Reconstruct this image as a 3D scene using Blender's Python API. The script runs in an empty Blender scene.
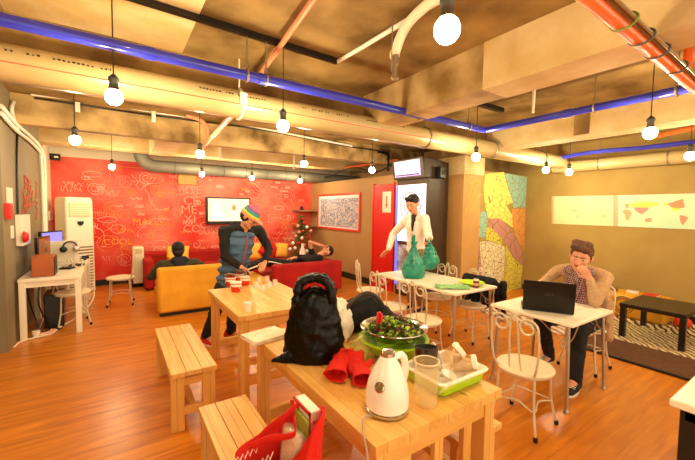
import bpy, bmesh, math, random
from mathutils import Vector, Matrix, noise, Euler
random.seed(7)
S = bpy.context.scene
COL = S.collection
PI = math.pi
V = Vector

# ------------------------------------------------------------------ camera, world, exposure
FOC = 347.5
EYE = V((0, 0, 1.62))
def _cam():
    yw, pt, rl = math.radians(33.84), math.radians(-3.3), math.radians(.85)
    f = V((math.sin(yw)*math.cos(pt), math.cos(yw)*math.cos(pt), math.sin(pt)))
    r = V((math.cos(yw), -math.sin(yw), 0)); u = r.cross(f)
    return math.cos(rl)*r+math.sin(rl)*u, -math.sin(rl)*r+math.cos(rl)*u, f
CR, CU, CF = _cam()
cd = bpy.data.cameras.new('camera'); cam = bpy.data.objects.new('camera', cd); COL.objects.link(cam)
cd.sensor_width = 36; cd.lens = 36*FOC/695; cd.clip_start = .02; cd.clip_end = 100
m3 = Matrix((CR, CU, -CF)).transposed()
cam.matrix_world = Matrix.Translation(EYE) @ m3.to_4x4()
S.camera = cam
cd.dof.use_dof = False

W = bpy.data.worlds.new('World'); S.world = W; W.use_nodes = True
W.node_tree.nodes['Background'].inputs[0].default_value = (1.0, .84, .58, 1)
W.node_tree.nodes['Background'].inputs[1].default_value = .55
S.view_settings.view_transform = 'Standard'; S.view_settings.look = 'None'
S.view_settings.gamma = 1; S.view_settings.exposure = 1.9
BULB = 120.0                      # radiance of each glowing bulb
BULB_COL = (1.0, .83, .50)
S.cycles.max_bounces = 8; S.cycles.diffuse_bounces = 5
S.cycles.sample_clamp_indirect = 6
S.cycles.caustics_reflective = False; S.cycles.caustics_refractive = False

def px(x, y, X=None, Y=None, Z=None):
    "point of the place seen at (x, y) of the photograph on a real plane X=, Y= or Z="
    d = CF + CR*((x-347.5)/FOC) - CU*((y-230)/FOC)
    t = (X/d.x) if X is not None else (Y/d.y) if Y is not None else (Z-EYE.z)/d.z
    return EYE + d*t

# ------------------------------------------------------------------ materials
def lin(c):
    if isinstance(c, str):
        c = [int(c[i:i+2], 16)/255 for i in (0, 2, 4)]
    return tuple((v/12.92 if v <= .04045 else ((v+.055)/1.055)**2.4) for v in c)
MATS = {}
def mat(name, c, rough=.5, metal=0, c2=None, scale=8, bump=0, bscale=40, emit=None, es=1, trans=0, alpha=1, ior=1.45,
        stretch=(1,1,1), sheen=0, coat=0, lo=.35, hi=.65, detail=4):
    if name in MATS: return MATS[name]
    m = bpy.data.materials.new(name); m.use_nodes = True; MATS[name] = m
    nt = m.node_tree; b = nt.nodes['Principled BSDF']; L = nt.links.new
    c = lin(c); b.inputs['Base Color'].default_value = (*c, 1)
    b.inputs['Roughness'].default_value = rough; b.inputs['Metallic'].default_value = metal
    b.inputs['IOR'].default_value = ior
    if trans: b.inputs['Transmission Weight'].default_value = trans
    if alpha < 1: b.inputs['Alpha'].default_value = alpha
    if sheen: b.inputs['Sheen Weight'].default_value = sheen
    if coat: b.inputs['Coat Weight'].default_value = coat
    if emit is not None:
        b.inputs['Emission Color'].default_value = (*(lin(emit) if isinstance(emit, str) else emit), 1); b.inputs['Emission Strength'].default_value = es
    tc = mp = None
    if c2 is not None or bump:
        tc = nt.nodes.new('ShaderNodeTexCoord'); mp = nt.nodes.new('ShaderNodeMapping')
        mp.inputs['Scale'].default_value = stretch; L(tc.outputs['Object'], mp.inputs['Vector'])
    if c2 is not None:
        n = nt.nodes.new('ShaderNodeTexNoise'); n.inputs['Scale'].default_value = scale; n.inputs['Detail'].default_value = detail
        L(mp.outputs[0], n.inputs['Vector'])
        r = nt.nodes.new('ShaderNodeValToRGB'); e = r.color_ramp.elements
        e[0].position = lo; e[1].position = hi
        e[0].color = (*c, 1); e[1].color = (*lin(c2), 1)
        L(n.outputs['Fac'], r.inputs['Fac']); L(r.outputs[0], b.inputs['Base Color'])
    if bump:
        n2 = nt.nodes.new('ShaderNodeTexNoise'); n2.inputs['Scale'].default_value = bscale; n2.inputs['Detail'].default_value = 5
        L(mp.outputs[0], n2.inputs['Vector'])
        bp = nt.nodes.new('ShaderNodeBump'); bp.inputs['Strength'].default_value = bump; bp.inputs['Distance'].default_value = .02
        L(n2.outputs['Fac'], bp.inputs['Height']); L(bp.outputs[0], b.inputs['Normal'])
    return m

def wood(name, axis, c1, c2, c3, plank=.11, rough=.45, knots=True, seam=.5):
    "planks of a wood running along axis (0 x, 1 y, 2 z)"
    if name in MATS: return MATS[name]
    m = bpy.data.materials.new(name); m.use_nodes = True; MATS[name] = m
    nt = m.node_tree; b = nt.nodes['Principled BSDF']; L = nt.links.new; N = nt.nodes.new
    tc = N('ShaderNodeTexCoord'); mp = N('ShaderNodeMapping'); sc = [9, 9, 9]; sc[axis] = 1.1
    mp.inputs['Scale'].default_value = sc; L(tc.outputs['Object'], mp.inputs['Vector'])
    # one random tone per plank
    sp = N('ShaderNodeSeparateXYZ'); L(tc.outputs['Object'], sp.inputs[0])
    across = {0: 1, 1: 0, 2: 0}[axis]
    dv = N('ShaderNodeMath'); dv.operation = 'DIVIDE'; dv.inputs[1].default_value = plank; L(sp.outputs[across], dv.inputs[0])
    fl = N('ShaderNodeMath'); fl.operation = 'FLOOR'; L(dv.outputs[0], fl.inputs[0])
    wn = N('ShaderNodeTexWhiteNoise'); wn.noise_dimensions = '1D'; L(fl.outputs[0], wn.inputs['W'])
    ad = N('ShaderNodeVectorMath'); ad.operation = 'ADD'; L(mp.outputs[0], ad.inputs[0])
    ml = N('ShaderNodeVectorMath'); ml.operation = 'SCALE'; ml.inputs['Scale'].default_value = 7; L(wn.outputs['Color'], ml.inputs[0]); L(ml.outputs[0], ad.inputs[1])
    n = N('ShaderNodeTexNoise'); n.inputs['Scale'].default_value = 1.6; n.inputs['Detail'].default_value = 6; n.inputs['Distortion'].default_value = .8
    L(ad.outputs[0], n.inputs['Vector'])
    r = N('ShaderNodeValToRGB'); e = r.color_ramp.elements; e[0].position = .32; e[1].position = .7
    e[0].color = (*lin(c2), 1); e[1].color = (*lin(c1), 1); L(n.outputs['Fac'], r.inputs['Fac'])
    mx = N('ShaderNodeMix'); mx.data_type = 'RGBA'; mx.blend_type = 'MIX'
    mu = N('ShaderNodeMath'); mu.operation = 'MULTIPLY'; mu.inputs[1].default_value = .55; L(wn.outputs['Value'], mu.inputs[0])
    L(mu.outputs[0], mx.inputs['Factor']); L(r.outputs[0], mx.inputs[6]); mx.inputs[7].default_value = (*lin(c3), 1)
    # dark seams between planks
    fr = N('ShaderNodeMath'); fr.operation = 'FRACT'; L(dv.outputs[0], fr.inputs[0])
    lt = N('ShaderNodeMath'); lt.operation = 'LESS_THAN'; lt.inputs[1].default_value = .035; L(fr.outputs[0], lt.inputs[0])
    m2 = N('ShaderNodeMix'); m2.data_type = 'RGBA'; mq = N('ShaderNodeMath'); mq.operation = 'MULTIPLY'; mq.inputs[1].default_value = seam
    L(lt.outputs[0], mq.inputs[0]); L(mq.outputs[0], m2.inputs['Factor']); L(mx.outputs[2], m2.inputs[6]); m2.inputs[7].default_value = (*[v*.35 for v in lin(c2)], 1)
    out = m2.outputs[2]
    if knots:
        v = N('ShaderNodeTexVoronoi'); v.inputs['Scale'].default_value = 1.0; mk = N('ShaderNodeMapping'); s2 = [7, 7, 7]; s2[axis] = 3.2
        mk.inputs['Scale'].default_value = s2; L(tc.outputs['Object'], mk.inputs['Vector']); L(mk.outputs[0], v.inputs['Vector'])
        l2 = N('ShaderNodeMapRange'); l2.inputs['From Min'].default_value = .05; l2.inputs['From Max'].default_value = .11
        l2.inputs['To Min'].default_value = .8; l2.inputs['To Max'].default_value = 0; L(v.outputs['Distance'], l2.inputs['Value'])
        m4 = N('ShaderNodeMix'); m4.data_type = 'RGBA'; L(l2.outputs[0], m4.inputs['Factor']); L(out, m4.inputs[6]); m4.inputs[7].default_value = (*[q*.4 for q in lin(c2)], 1)
        out = m4.outputs[2]
    L(out, b.inputs['Base Color']); b.inputs['Roughness'].default_value = rough
    return m

# ------------------------------------------------------------------ mesh building
class MB:
    def __init__(s): s.v = []; s.f = []; s.mi = []; s.m = 0
    def add(s, vs, fs):
        o = len(s.v); s.v += [V(p) for p in vs]; s.f += [tuple(i+o for i in f) for f in fs]; s.mi += [s.m]*len(fs); return s
    def box(s, c, d, rot=None, taper=1):
        hx, hy, hz = d[0]/2, d[1]/2, d[2]/2
        vs = [V((x*(taper if z > 0 else 1), y*(taper if z > 0 else 1), z)) for z in (-hz, hz) for x, y in ((-hx, -hy), (hx, -hy), (hx, hy), (-hx, hy))]
        if rot is not None:
            R = rot if isinstance(rot, Matrix) else Euler(rot).to_matrix(); vs = [R @ v for v in vs]
        return s.add([v+V(c) for v in vs], [(3, 2, 1, 0), (4, 5, 6, 7), (0, 1, 5, 4), (1, 2, 6, 5), (2, 3, 7, 6), (3, 0, 4, 7)])
    def b2(s, a, b): return s.box([(a[i]+b[i])/2 for i in range(3)], [abs(b[i]-a[i]) for i in range(3)])
    def tube(s, path, r, n=8, caps=True, closed=False):
        P = [V(p) for p in path]; k = len(P); rs = r if isinstance(r, (list, tuple)) else [r]*k
        ref = None; rings = []
        for i in range(k):
            a = P[i-1] if (i > 0 or closed) else P[i]; b = P[(i+1) % k] if (i < k-1 or closed) else P[i]
            t = (b-a).normalized() if (b-a).length > 1e-9 else V((0, 0, 1))
            if ref is None: ref = V((0, 0, 1)) if abs(t.z) < .9 else V((1, 0, 0))
            u = ref - t*ref.dot(t)
            if u.length < 1e-5: u = t.orthogonal()
            u.normalize(); w = t.cross(u); ref = u
            rings.append([P[i]+(u*math.cos(2*PI*j/n)+w*math.sin(2*PI*j/n))*rs[i] for j in range(n)])
        vs = [p for q in rings for p in q]; fs = []
        for i in range(k if closed else k-1):
            a = i*n; b = ((i+1) % k)*n
            for j in range(n): fs.append((a+j, a+(j+1) % n, b+(j+1) % n, b+j))
        if caps and not closed: fs += [tuple(range(n-1, -1, -1)), tuple((k-1)*n+j for j in range(n))]
        return s.add(vs, fs)
    def cyl(s, a, b, r, r2=None, n=16): return s.tube([a, b], [r, r if r2 is None else r2], n)
    def lathe(s, prof, c=(0, 0, 0), n=24, ax=None, sx=1, sy=1, cap=True):
        R = ax if isinstance(ax, Matrix) else Euler(ax).to_matrix() if ax is not None else Matrix.Identity(3)
        vs = []; fs = []
        for r, z in prof:
            for j in range(n): vs.append(R @ V((r*math.cos(2*PI*j/n)*sx, r*math.sin(2*PI*j/n)*sy, z))+V(c))
        for i in range(len(prof)-1):
            for j in range(n): fs.append((i*n+j, i*n+(j+1) % n, (i+1)*n+(j+1) % n, (i+1)*n+j))
        if cap:
            if prof[0][0] > 1e-6: fs.append(tuple(range(n-1, -1, -1)))
            if prof[-1][0] > 1e-6: fs.append(tuple((len(prof)-1)*n+j for j in range(n)))
        return s.add(vs, fs)
    def ball(s, c, r, n=16, m=10, rot=None):
        r = (r, r, r) if not isinstance(r, (tuple, list)) else r
        R = rot if isinstance(rot, Matrix) else Euler(rot).to_matrix() if rot is not None else Matrix.Identity(3)
        vs = [R @ V((0, 0, -r[2]))+V(c)]; fs = []
        for i in range(1, m):
            a = -PI/2+PI*i/m
            for j in range(n): vs.append(R @ V((r[0]*math.cos(a)*math.cos(2*PI*j/n), r[1]*math.cos(a)*math.sin(2*PI*j/n), r[2]*math.sin(a)))+V(c))
        vs.append(R @ V((0, 0, r[2]))+V(c)); t = len(vs)-1
        for j in range(n):
            fs.append((0, 1+(j+1) % n, 1+j)); fs.append((t, 1+(m-2)*n+j, 1+(m-2)*n+(j+1) % n))
        for i in range(m-2):
            for j in range(n): fs.append((1+i*n+j, 1+i*n+(j+1) % n, 1+(i+1)*n+(j+1) % n, 1+(i+1)*n+j))
        return s.add(vs, fs)
    def limb(s, a, b, r1, r2, n=14):
        "rounded cone, for bodies and clothes"
        a, b = V(a), V(b); L = (b-a).length
        if L < 1e-6: return s.ball(a, r1, n)
        q = (b-a).to_track_quat('Z', 'Y').to_matrix(); prof = []
        for i in range(6): t = -PI/2+PI/2*i/5; prof.append((max(r1*math.cos(t), 1e-7), r1*math.sin(t)))
        for i in range(6): t = PI/2*i/5; prof.append((max(r2*math.cos(t), 1e-7), L+r2*math.sin(t)))
        return s.lathe(prof, a, n, q, cap=False)
    def prism(s, pts, z0, z1, M=None):
        "closed outline in x,y pushed from z0 to z1, moved by the matrix M"
        n = len(pts); vs = [V((p[0], p[1], z0)) for p in pts]+[V((p[0], p[1], z1)) for p in pts]
        if M is not None: vs = [M @ v for v in vs]
        return s.add(vs, [tuple(range(n-1, -1, -1)), tuple(range(n, 2*n))]+[(i, (i+1) % n, n+(i+1) % n, n+i) for i in range(n)])
    def loft(s, rings, cap=True, closed=True):
        n = len(rings[0]); vs = [p for r in rings for p in r]; fs = []
        for i in range(len(rings)-1):
            for j in range(n if closed else n-1): fs.append((i*n+j, i*n+(j+1) % n, (i+1)*n+(j+1) % n, (i+1)*n+j))
        if cap and closed: fs += [tuple(range(n-1, -1, -1)), tuple((len(rings)-1)*n+j for j in range(n))]
        return s.add(vs, fs)
    def build(s, name, m, parent=None, smooth=True, bevel=0, remesh=0, smo=6, subd=0, angle=35, solid=0, disp=None):
        me = bpy.data.meshes.new(name); me.from_pydata([tuple(v) for v in s.v], [], s.f); me.validate(verbose=False)
        if len(me.polygons) == len(s.mi): me.polygons.foreach_set('material_index', s.mi)
        for x in (m if isinstance(m, (list, tuple)) else [m]): me.materials.append(x)
        bm = bmesh.new(); bm.from_mesh(me); bmesh.ops.recalc_face_normals(bm, faces=bm.faces); bm.to_mesh(me); bm.free()
        o = bpy.data.objects.new(name, me); COL.objects.link(o)
        if parent is not None: o.parent = parent
        if bevel:
            b = o.modifiers.new('bevel', 'BEVEL'); b.width = bevel; b.segments = 2; b.limit_method = 'ANGLE'; b.angle_limit = .7
        if remesh:
            b = o.modifiers.new('remesh', 'REMESH'); b.mode = 'VOXEL'; b.voxel_size = remesh; b.use_smooth_shade = True
            if smo: c = o.modifiers.new('smooth', 'SMOOTH'); c.iterations = smo; c.factor = .5
        if disp:
            t = bpy.data.textures.new(name, 'CLOUDS'); t.noise_scale = disp[1]
            d = o.modifiers.new('folds', 'DISPLACE'); d.texture = t; d.strength = disp[0]; d.mid_level = .5; d.texture_coords = 'LOCAL'
        if subd: b = o.modifiers.new('sub', 'SUBSURF'); b.levels = subd; b.render_levels = subd
        if solid: b = o.modifiers.new('solid', 'SOLIDIFY'); b.thickness = solid; b.offset = 0
        if smooth:
            me.polygons.foreach_set('use_smooth', [True]*len(me.polygons))
            if not (remesh or subd):
                try: me.set_sharp_from_angle(angle=math.radians(angle))
                except Exception: pass
        return o

def tag(o, label, cat=None, group=None, kind=None):
    if label: o['label'] = label
    if cat: o['category'] = cat
    if group: o['group'] = group
    if kind: o['kind'] = kind
    return o
def thing(name, label, cat, loc=(0, 0, 0), rz=0, group=None):
    o = bpy.data.objects.new(name, None); COL.objects.link(o); o.location = loc; o.rotation_euler = (0, 0, rz); o.empty_display_size = .1
    return tag(o, label, cat, group)
def struct(o, label=None): o['kind'] = 'structure'; return tag(o, label)
def dup(root, loc=None, rz=None, label=None, group=None):
    def cp(o, parent):
        c = o.copy(); COL.objects.link(c); c.parent = parent
        for ch in list(KIDS.get(o.name, [])): cp(ch, c)
        return c
    KIDS = {}
    for ch in root.children_recursive: KIDS.setdefault(ch.parent.name, []).append(ch)
    r = cp(root, None)
    if loc is not None: r.location = loc
    if rz is not None: r.rotation_euler = (0, 0, rz)
    if label: r['label'] = label
    if group: r['group'] = group
    return r
def arc(c, r, a0, a1, n, ax=(0, 1)):
    "points on an arc in the plane of two axes"
    out = []
    for i in range(n+1):
        a = a0+(a1-a0)*i/n; p = [c[0], c[1], c[2]]; p[ax[0]] += r*math.cos(a); p[ax[1]] += r*math.sin(a); out.append(V(p))
    return out
def bez(pts, n=10):
    "smooth curve through points (Catmull-Rom)"
    P = [V(p) for p in pts]; P = [P[0]*2-P[1]]+P+[P[-1]*2-P[-2]]; out = []
    for i in range(1, len(P)-2):
        for k in range(n):
            t = k/n; a, b, c, d = P[i-1], P[i], P[i+1], P[i+2]
            out.append(.5*((2*b)+(c-a)*t+(2*a-5*b+4*c-d)*t*t+(3*b-a-3*c+d)*t**3))
    out.append(P[-2]); return out

def text(name, s, size, m, M, parent=None, depth=.002):
    cu = bpy.data.curves.new(name, 'FONT'); cu.body = s; cu.size = size; cu.extrude = depth; cu.align_x = 'CENTER'; cu.align_y = 'CENTER'
    tmp = bpy.data.objects.new(name, cu); COL.objects.link(tmp)
    dg = bpy.context.evaluated_depsgraph_get(); me = bpy.data.meshes.new_from_object(tmp.evaluated_get(dg))
    bpy.data.objects.remove(tmp); me.materials.clear(); me.materials.append(m); me.transform(M)
    o = bpy.data.objects.new(name, me); COL.objects.link(o)
    if parent is not None: o.parent = parent
    return o

# ================================================================== the room
def zat(X, Y, y):
    lo, hi = 0, 6
    for _ in range(50):
        m = (lo+hi)/2; v = V((X, Y, m))-EYE
        if 230-FOC*v.dot(CU)/v.dot(CF) > y: lo = m
        else: hi = m
    return m
M_concrete = mat('concrete', '86642e', .85, c2='d8b880', scale=2.4, bump=.4, bscale=14, lo=.3, hi=.72)
M_slab = mat('slab_concrete', '6a4f22', .85, c2='b59458', scale=2.1, bump=.4, bscale=7, lo=.34, hi=.7, detail=10)
M_pale = mat('pale_concrete', 'e2c998', .85, c2='cba96c', scale=2.6, bump=.2, bscale=20)
M_browncon = mat('brown_concrete', '6a4c24', .85, c2='a8864c', scale=2.2, bump=.3, bscale=12, lo=.35, hi=.65)
M_red = mat('red_wall_paint', 'd42a14', .6, c2='e67c66', scale=1.7, lo=.36, hi=.72, bump=.05, bscale=60)
M_tan = mat('tan_wall_paint', 'b08a58', .7, c2='a98252', scale=2, bump=.04, bscale=80)
M_olive = mat('olive_wall_paint', 'a88c4c', .75, c2='9a7e42', scale=1.5, bump=.04, bscale=80)
M_grey = mat('grey_green_wall', '8c8064', .7, c2='7b6f54', scale=1.3)
M_beige = mat('beige_plaster', 'ddd0b4', .8)
M_dark = mat('dark_trim', '1d1712', .5)
M_floor = wood('floor_planks', 0, 'e48f28', 'ae5a0c', 'ca7818', plank=.12, rough=.3, knots=False, seam=.22)

def slabbox(name, a, b, m, **k): return MB().b2(a, b).build(name, m, smooth=False, **k)
struct(slabbox('floor', (-3.2, -2.5, -.1), (7.4, 9, 0), M_floor))
c = MB(); c.b2((-3.2, -2.5, 2.95), (7.4, 9, 3.1)); c.m = 1
c.b2((-.6, 1.0, 2.945), (.51, 3.36, 2.952)); struct(c.build('ceiling', [M_slab, M_pale], smooth=False))
w = MB(); w.b2((-1.1, 8.7, 0), (7.4, 8.85, 2.57)); w.m = 1; w.b2((-1.1, 8.7, 2.57), (7.4, 8.85, 2.95))
WB = struct(w.build('wall_back', [M_red, M_beige], smooth=False))
w = MB(); w.b2((-3.1, 5.17, 0), (-1.0, 7.9, 2.95)); w.m = 1; w.b2((-1.6, 7.9, 0), (-1.0, 8.7, 2.95))
WL = struct(w.build('wall_left', [M_grey, M_beige], smooth=False))
struct(slabbox('wall_far_left', (-3.2, -2.5, 0), (-3.1, 5.17, 2.95), M_olive))
WT = struct(slabbox('wall_right', (4.6, 5.12, 0), (4.72, 8.7, 2.33), M_tan))
struct(slabbox('wall_map', (7.2, -2.5, 0), (7.35, 4.5, 2.95), M_olive))
WM = struct(slabbox('wall_mural', (5.6, 4.0, 0), (7.2, 4.12, 2.38), M_olive))
struct(slabbox('wall_recess', (5.6, 4.4, 0), (7.35, 4.5, 2.95), M_browncon))
struct(slabbox('wall_corridor', (5.9, 4.5, 0), (6.0, 8.7, 2.95), M_tan))
w = MB(); w.b2((5.12, 3.98, 0), (5.6, 4.5, 2.28)); w.m = 1; w.b2((5.08, 3.94, 2.28), (5.64, 4.54, 2.6)); w.m = 2; w.b2((5.12, 3.98, 2.6), (5.6, 4.5, 2.95))
PIL = struct(w.build('pillar', [mat('pillar_paint', 'c99a5c', .7, c2='bb8c50', scale=2), M_pale, M_browncon], smooth=False))
struct(slabbox('baseboard_right', (4.575, 5.86, 0), (4.6, 8.7, .13), M_dark))
struct(slabbox('baseboard_back', (-1, 8.67, 0), (4.575, 8.7, .11), M_dark))
struct(slabbox('baseboard_map', (7.18, -2.5, 0), (7.2, 4.0, .1), M_dark))
# ceiling beams
struct(slabbox('trim_1', (-3.1, 3.36, 2.6), (7.2, 3.92, 2.95), M_browncon))
w = MB(); w.b2((-3.1, 5.7, 2.6), (7.2, 5.86, 2.95)); struct(w.build('trim_2', mat('stained_concrete', '6e5226', .85, c2='cfae74', scale=1.9, lo=.38, hi=.6, bump=.2, bscale=9), smooth=False))
struct(slabbox('trim_3', (-1, 7.55, 2.66), (5.9, 7.95, 2.95), M_pale))
w = MB(); w.b2((2.45, 1.75, 2.59), (2.77, 3.36, 2.95)); w.m = 1; w.b2((2.44, -2.5, 2.585), (2.775, 1.75, 2.95))
struct(w.build('trim_4', [M_concrete, M_pale], smooth=False))
w = MB(); w.b2((4.85, -2.5, 2.59), (5.2, 3.36, 2.95)); w.m = 1; w.b2((4.835, 1.95, 2.6), (4.85, 2.12, 2.9)); struct(w.build('trim_5', [M_pale, M_browncon], smooth=False))
struct(slabbox('trim_6', (.56, 5.86, 2.6), (.9, 7.55, 2.95), M_pale))

# chalk drawings on the red wall: thin marks, part of the wall
def scribbles(n, x0, x1, z0, z1, seed, rr=.0035):
    R = random.Random(seed); mb = MB(); y = 8.698
    for k in range(n):
        cx, cz = R.uniform(x0, x1), R.uniform(z0, z1); s = R.uniform(.05, .2); ty = R.randrange(5); pts = []
        if ty == 0:
            t = R.uniform(1, 3)*2*PI; pts = [(cx+s*(.2+.8*i/40)*math.cos(t*i/40), cz+s*(.2+.8*i/40)*math.sin(t*i/40)) for i in range(41)]
        elif ty == 1:
            a = R.uniform(1.2, 3.2); pts = [(cx+s*a*.5*math.cos(2*PI*i/30), cz+s*.5*math.sin(2*PI*i/30)) for i in range(32)]
        elif ty == 2:
            pts = [(cx+s*2*(i/24-.5), cz+s*.3*math.sin(i*R.uniform(.9, 1.3))) for i in range(25)]
        elif ty == 3:
            p = [cx, cz]; d = R.uniform(0, 6)
            for i in range(26): d += R.uniform(-1.1, 1.1); p = [p[0]+s*.22*math.cos(d), p[1]+s*.22*math.sin(d)]; pts.append(tuple(p))
        else:
            for i in range(7): pts += [(cx+s*(i/6-.5), cz+s*.5*(i % 2)), (cx+s*(i/6-.45), cz+s*.5*((i+1) % 2))]
        pts = [(min(max(a, x0-.1), x1+.1), min(max(b, z0-.1), z1+.1)) for a, b in pts]
        mb.m = R.choice([0, 0, 1, 2]); mb.tube([(a, y, b) for a, b in pts], rr, 4)
    return mb
M_chalkp = mat('pink_chalk', 'f59a86', .9); M_chalky = mat('yellow_chalk', 'f0a54a', .9); M_chalkw = mat('white_chalk', 'fbcfc0', .9)
sb = scribbles(230, -.75, 4.4, .35, 2.35, 3, .0045)
sb.build('chalk_drawing', [M_chalkp, M_chalky, M_chalkw], WB, smooth=False)
def on_wall(x, z, y=8.69): return Matrix.Translation((x, y, z)) @ Matrix.Rotation(PI/2, 4, 'X')
for s, a, b, sz, mm in (('CÉ', 191, 201, .24, M_chalkp), ('MÉ', 189, 210, .24, M_chalkp), ('XI', 190, 219.5, .24, M_chalkp), ('CO', 192, 229, .22, M_chalkp), ('SUSS', 209, 231, .2, M_chalkp),
                        ('RITE', 190, 190, .22, M_chalkp), ('MALL', 146, 222, .18, M_chalky), ('COOL', 118, 242, .15, M_chalky)):
    p = px(a, b, Y=8.69); text('chalk_lettering', s, sz*1.15, mm, on_wall(p.x, p.z), WB, .003)

# ------------------------------------------------------------------ pipes, duct and cables overhead
M_blue = mat('blue_pipe_paint', '2a2fa8', .3, c2='343bc0', scale=3, coat=.3)
M_pvc = mat('cream_pvc', 'bfa97a', .3, c2='ae9464', scale=1.2)
M_stripe = mat('red_stripe', 'd8573a', .5)
M_steel = mat('dull_steel', '9a8c74', .4, .7)
M_white = mat('white_plastic', 'f2ead8', .4)
M_black = mat('black_plastic', '17130f', .4)
M_orange = mat('orange_pipe', 'e2652a', .35)
M_pinkpipe = mat('salmon_conduit', 'e8956e', .4)
M_ring = mat('duct_joint', '55524a', .6)

t = thing('water_pipe', 'blue painted ceiling pipe turning at a right angle before the cream pipe', 'pipe', (-1.53, 2.66, 2.62))
p = MB(); p.tube([(-1.4, 0, 0)]+[(5.28, 0, 0)]+arc((5.28, -.04, 0), .04, PI/2, 0, 5)+[(5.32, -4.5, 0)], .037, 14); p.build('pipe_run', M_blue, t)
for x in (1.7, 2.47, 4.6): MB().cyl((x, 0, 0), (x+.07, 0, 0), .042).build('coupling', M_blue, t)
for y in (-.9, -2.0): MB().cyl((5.32, y, 0), (5.32, y-.07, 0), .042).build('coupling', M_blue, t)
for x, y in ((2.38, -.0), (2.53, .0), (4.2, 0), (5.0, 0), (5.32, -1.17), (5.32, -1.75)):
    h = MB(); h.cyl((x, y, .05), (x, y, .32), .006, n=8); h.cyl((x, y, .05), (x, y, .09), .016, n=8); h.tube(arc((x, y, 0), .042, 0, 2*PI, 14, (1, 2) if y > -.5 else (0, 2)), .008, 6); h.build('hanger', M_steel, t)
t = thing('drain_pipe', 'thick cream plastic drain pipe with red stripe crossing the whole room overhead', 'pipe', (-1.6, 3.19, 2.55))
p = MB(); p.cyl((-1.4, 0, 0), (8.42, 0, 0), .12, n=32); p.build('pipe_run', M_pvc, t)
p = MB(); p.tube([(-1.4, -.118, -.028), (5.0, -.118, -.028)], .0045, 6); p.build('stripe', M_stripe, t)
p = MB(); R = random.Random(4)
for x0 in (1.05, 2.2, 3.1, 3.9):
    for i in range(22):
        if R.random() < .8: p.box((x0+i*.026, -.112, .045+.004*R.random()), (.014*R.uniform(.5, 1.2), .006, .010), (math.radians(-22), 0, 0))
p.build('printed_lettering', M_black, t, smooth=False)
for x in (4.9, 6.3, 7.7):
    h = MB(); h.tube(arc((x, 0, 0), .125, 0, 2*PI, 24, (1, 2)), .012, 6); h.cyl((x, 0, .12), (x, 0, .4), .006, n=8); h.build('hanger', M_steel, t)
h = MB(); h.tube(arc((2.55, 0, 0), .125, 0, 2*PI, 24, (1, 2)), .014, 6); h.cyl((2.55, 0, .12), (2.55, 0, .4), .007, n=8); h.box((2.55, -.12, .02), (.06, .02, .1)); h.build('hanger', mat('pale_strap', 'ecdcb8', .4), t)
t = thing('drain_pipe', 'cream plastic pipe running above the maps along the map wall', 'pipe', (6.93, 3.0, 2.47))
p = MB(); p.cyl((0, .35, 0), (0, -5, 0), .1, n=24); p.build('pipe_run', M_pvc, t)
for y in (-.4, -1.3): h = MB(); h.cyl((0, y, .1), (0, y, .48), .006, n=8); h.tube(arc((0, y, 0), .104, 0, 2*PI, 20, (0, 2)), .01, 6); h.build('hanger', M_steel, t)
p = MB(); p.tube(bez([(6.7, 3.1, 2.62), (6.75, 2.6, 2.66), (6.75, 1.6, 2.64), (6.75, -1, 2.7)]), .035, 10); tag(p.build('water_pipe', M_blue), 'thin blue pipe sagging above the cream pipe on the map wall', 'pipe')

t = thing('conduit_bundle', 'fat orange conduit with green ties and thin grey tubes crossing the upper right corner', 'pipe', (1.15, .735, 2.53))
p = MB(); p.cyl((-.6, -.05, 0), (3.6, .03, 0), .032, n=16); p.build('pipe_run', M_orange, t)
p = MB(); p.cyl((-.6, -.092, .01), (3.6, -.012, .01), .009, n=10); p.build('grey_tube', mat('brown_tube', '8a6a3c', .4), t); p = MB(); p.cyl((-.6, -.115, .0), (3.6, -.035, .0), .007, n=8); p.build('grey_tube', mat('brown_tube', '8a6a3c', .4), t)
for i, x in enumerate((.87, 1.12, 1.38, 1.75)):
    h = MB(); h.tube([(x, -.04+.019*x-.02+.055*math.cos(a), .036*math.sin(a)) for a in [2*PI*i/18 for i in range(19)]], .006, 6); h.build('cable_tie', mat('green_tie', '6c7a2a', .5) if i == 0 else M_ring, t)
q = px(688, 62, Z=2.62)
t = thing('pipe_riser', 'short orange pipe riser with grey collar by the upper right edge', 'pipe', (q.x, q.y, 2.56))
MB().tube([(-.02, 0, .0), (0, 0, .22)], .026, 14).build('pipe_run', M_orange, t)
MB().cyl((0, 0, .22), (0, 0, .39), .03).build('collar', M_steel, t)
p = MB(); a = px(313, 0, Z=2.9); b = px(247, 93, Z=2.84); p.cyl(a+(a-b)*1.5, b, .02); tag(p.build('conduit', M_pinkpipe), 'straight salmon conduit crossing over the blue pipe', 'pipe')
p = MB(); a = px(441, 0, Z=2.925); b = px(338, 61.5, Z=2.925); p.cyl(a+(a-b)*1.5, b, .018); tag(p.build('conduit', M_white), 'thin white conduit meeting the end of the black ceiling track', 'pipe')
a = px(141, 0, Z=2.93); b = px(337, 61.5, Z=2.93); a = a+(a-b)*.4; d = V((0, .022, 0)); u = V((0, 0, .02)); p = MB(); p.loft([[a-d-u, a+d-u, a+d+u, a-d+u], [b-d-u, b+d-u, b+d+u, b-d+u]]); tag(p.build('lamp_track', M_black, smooth=False), 'long black track fixed along the ceiling', 'track')
a = px(478, 103, Z=2.93); p = MB(); p.b2((a.x-.02, a.y-.03, 2.9), (a.x+.5, a.y+.03, 2.95)); tag(p.build('lamp_track', M_black, smooth=False), 'short black track on the ceiling right of the long beam', 'track')
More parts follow.
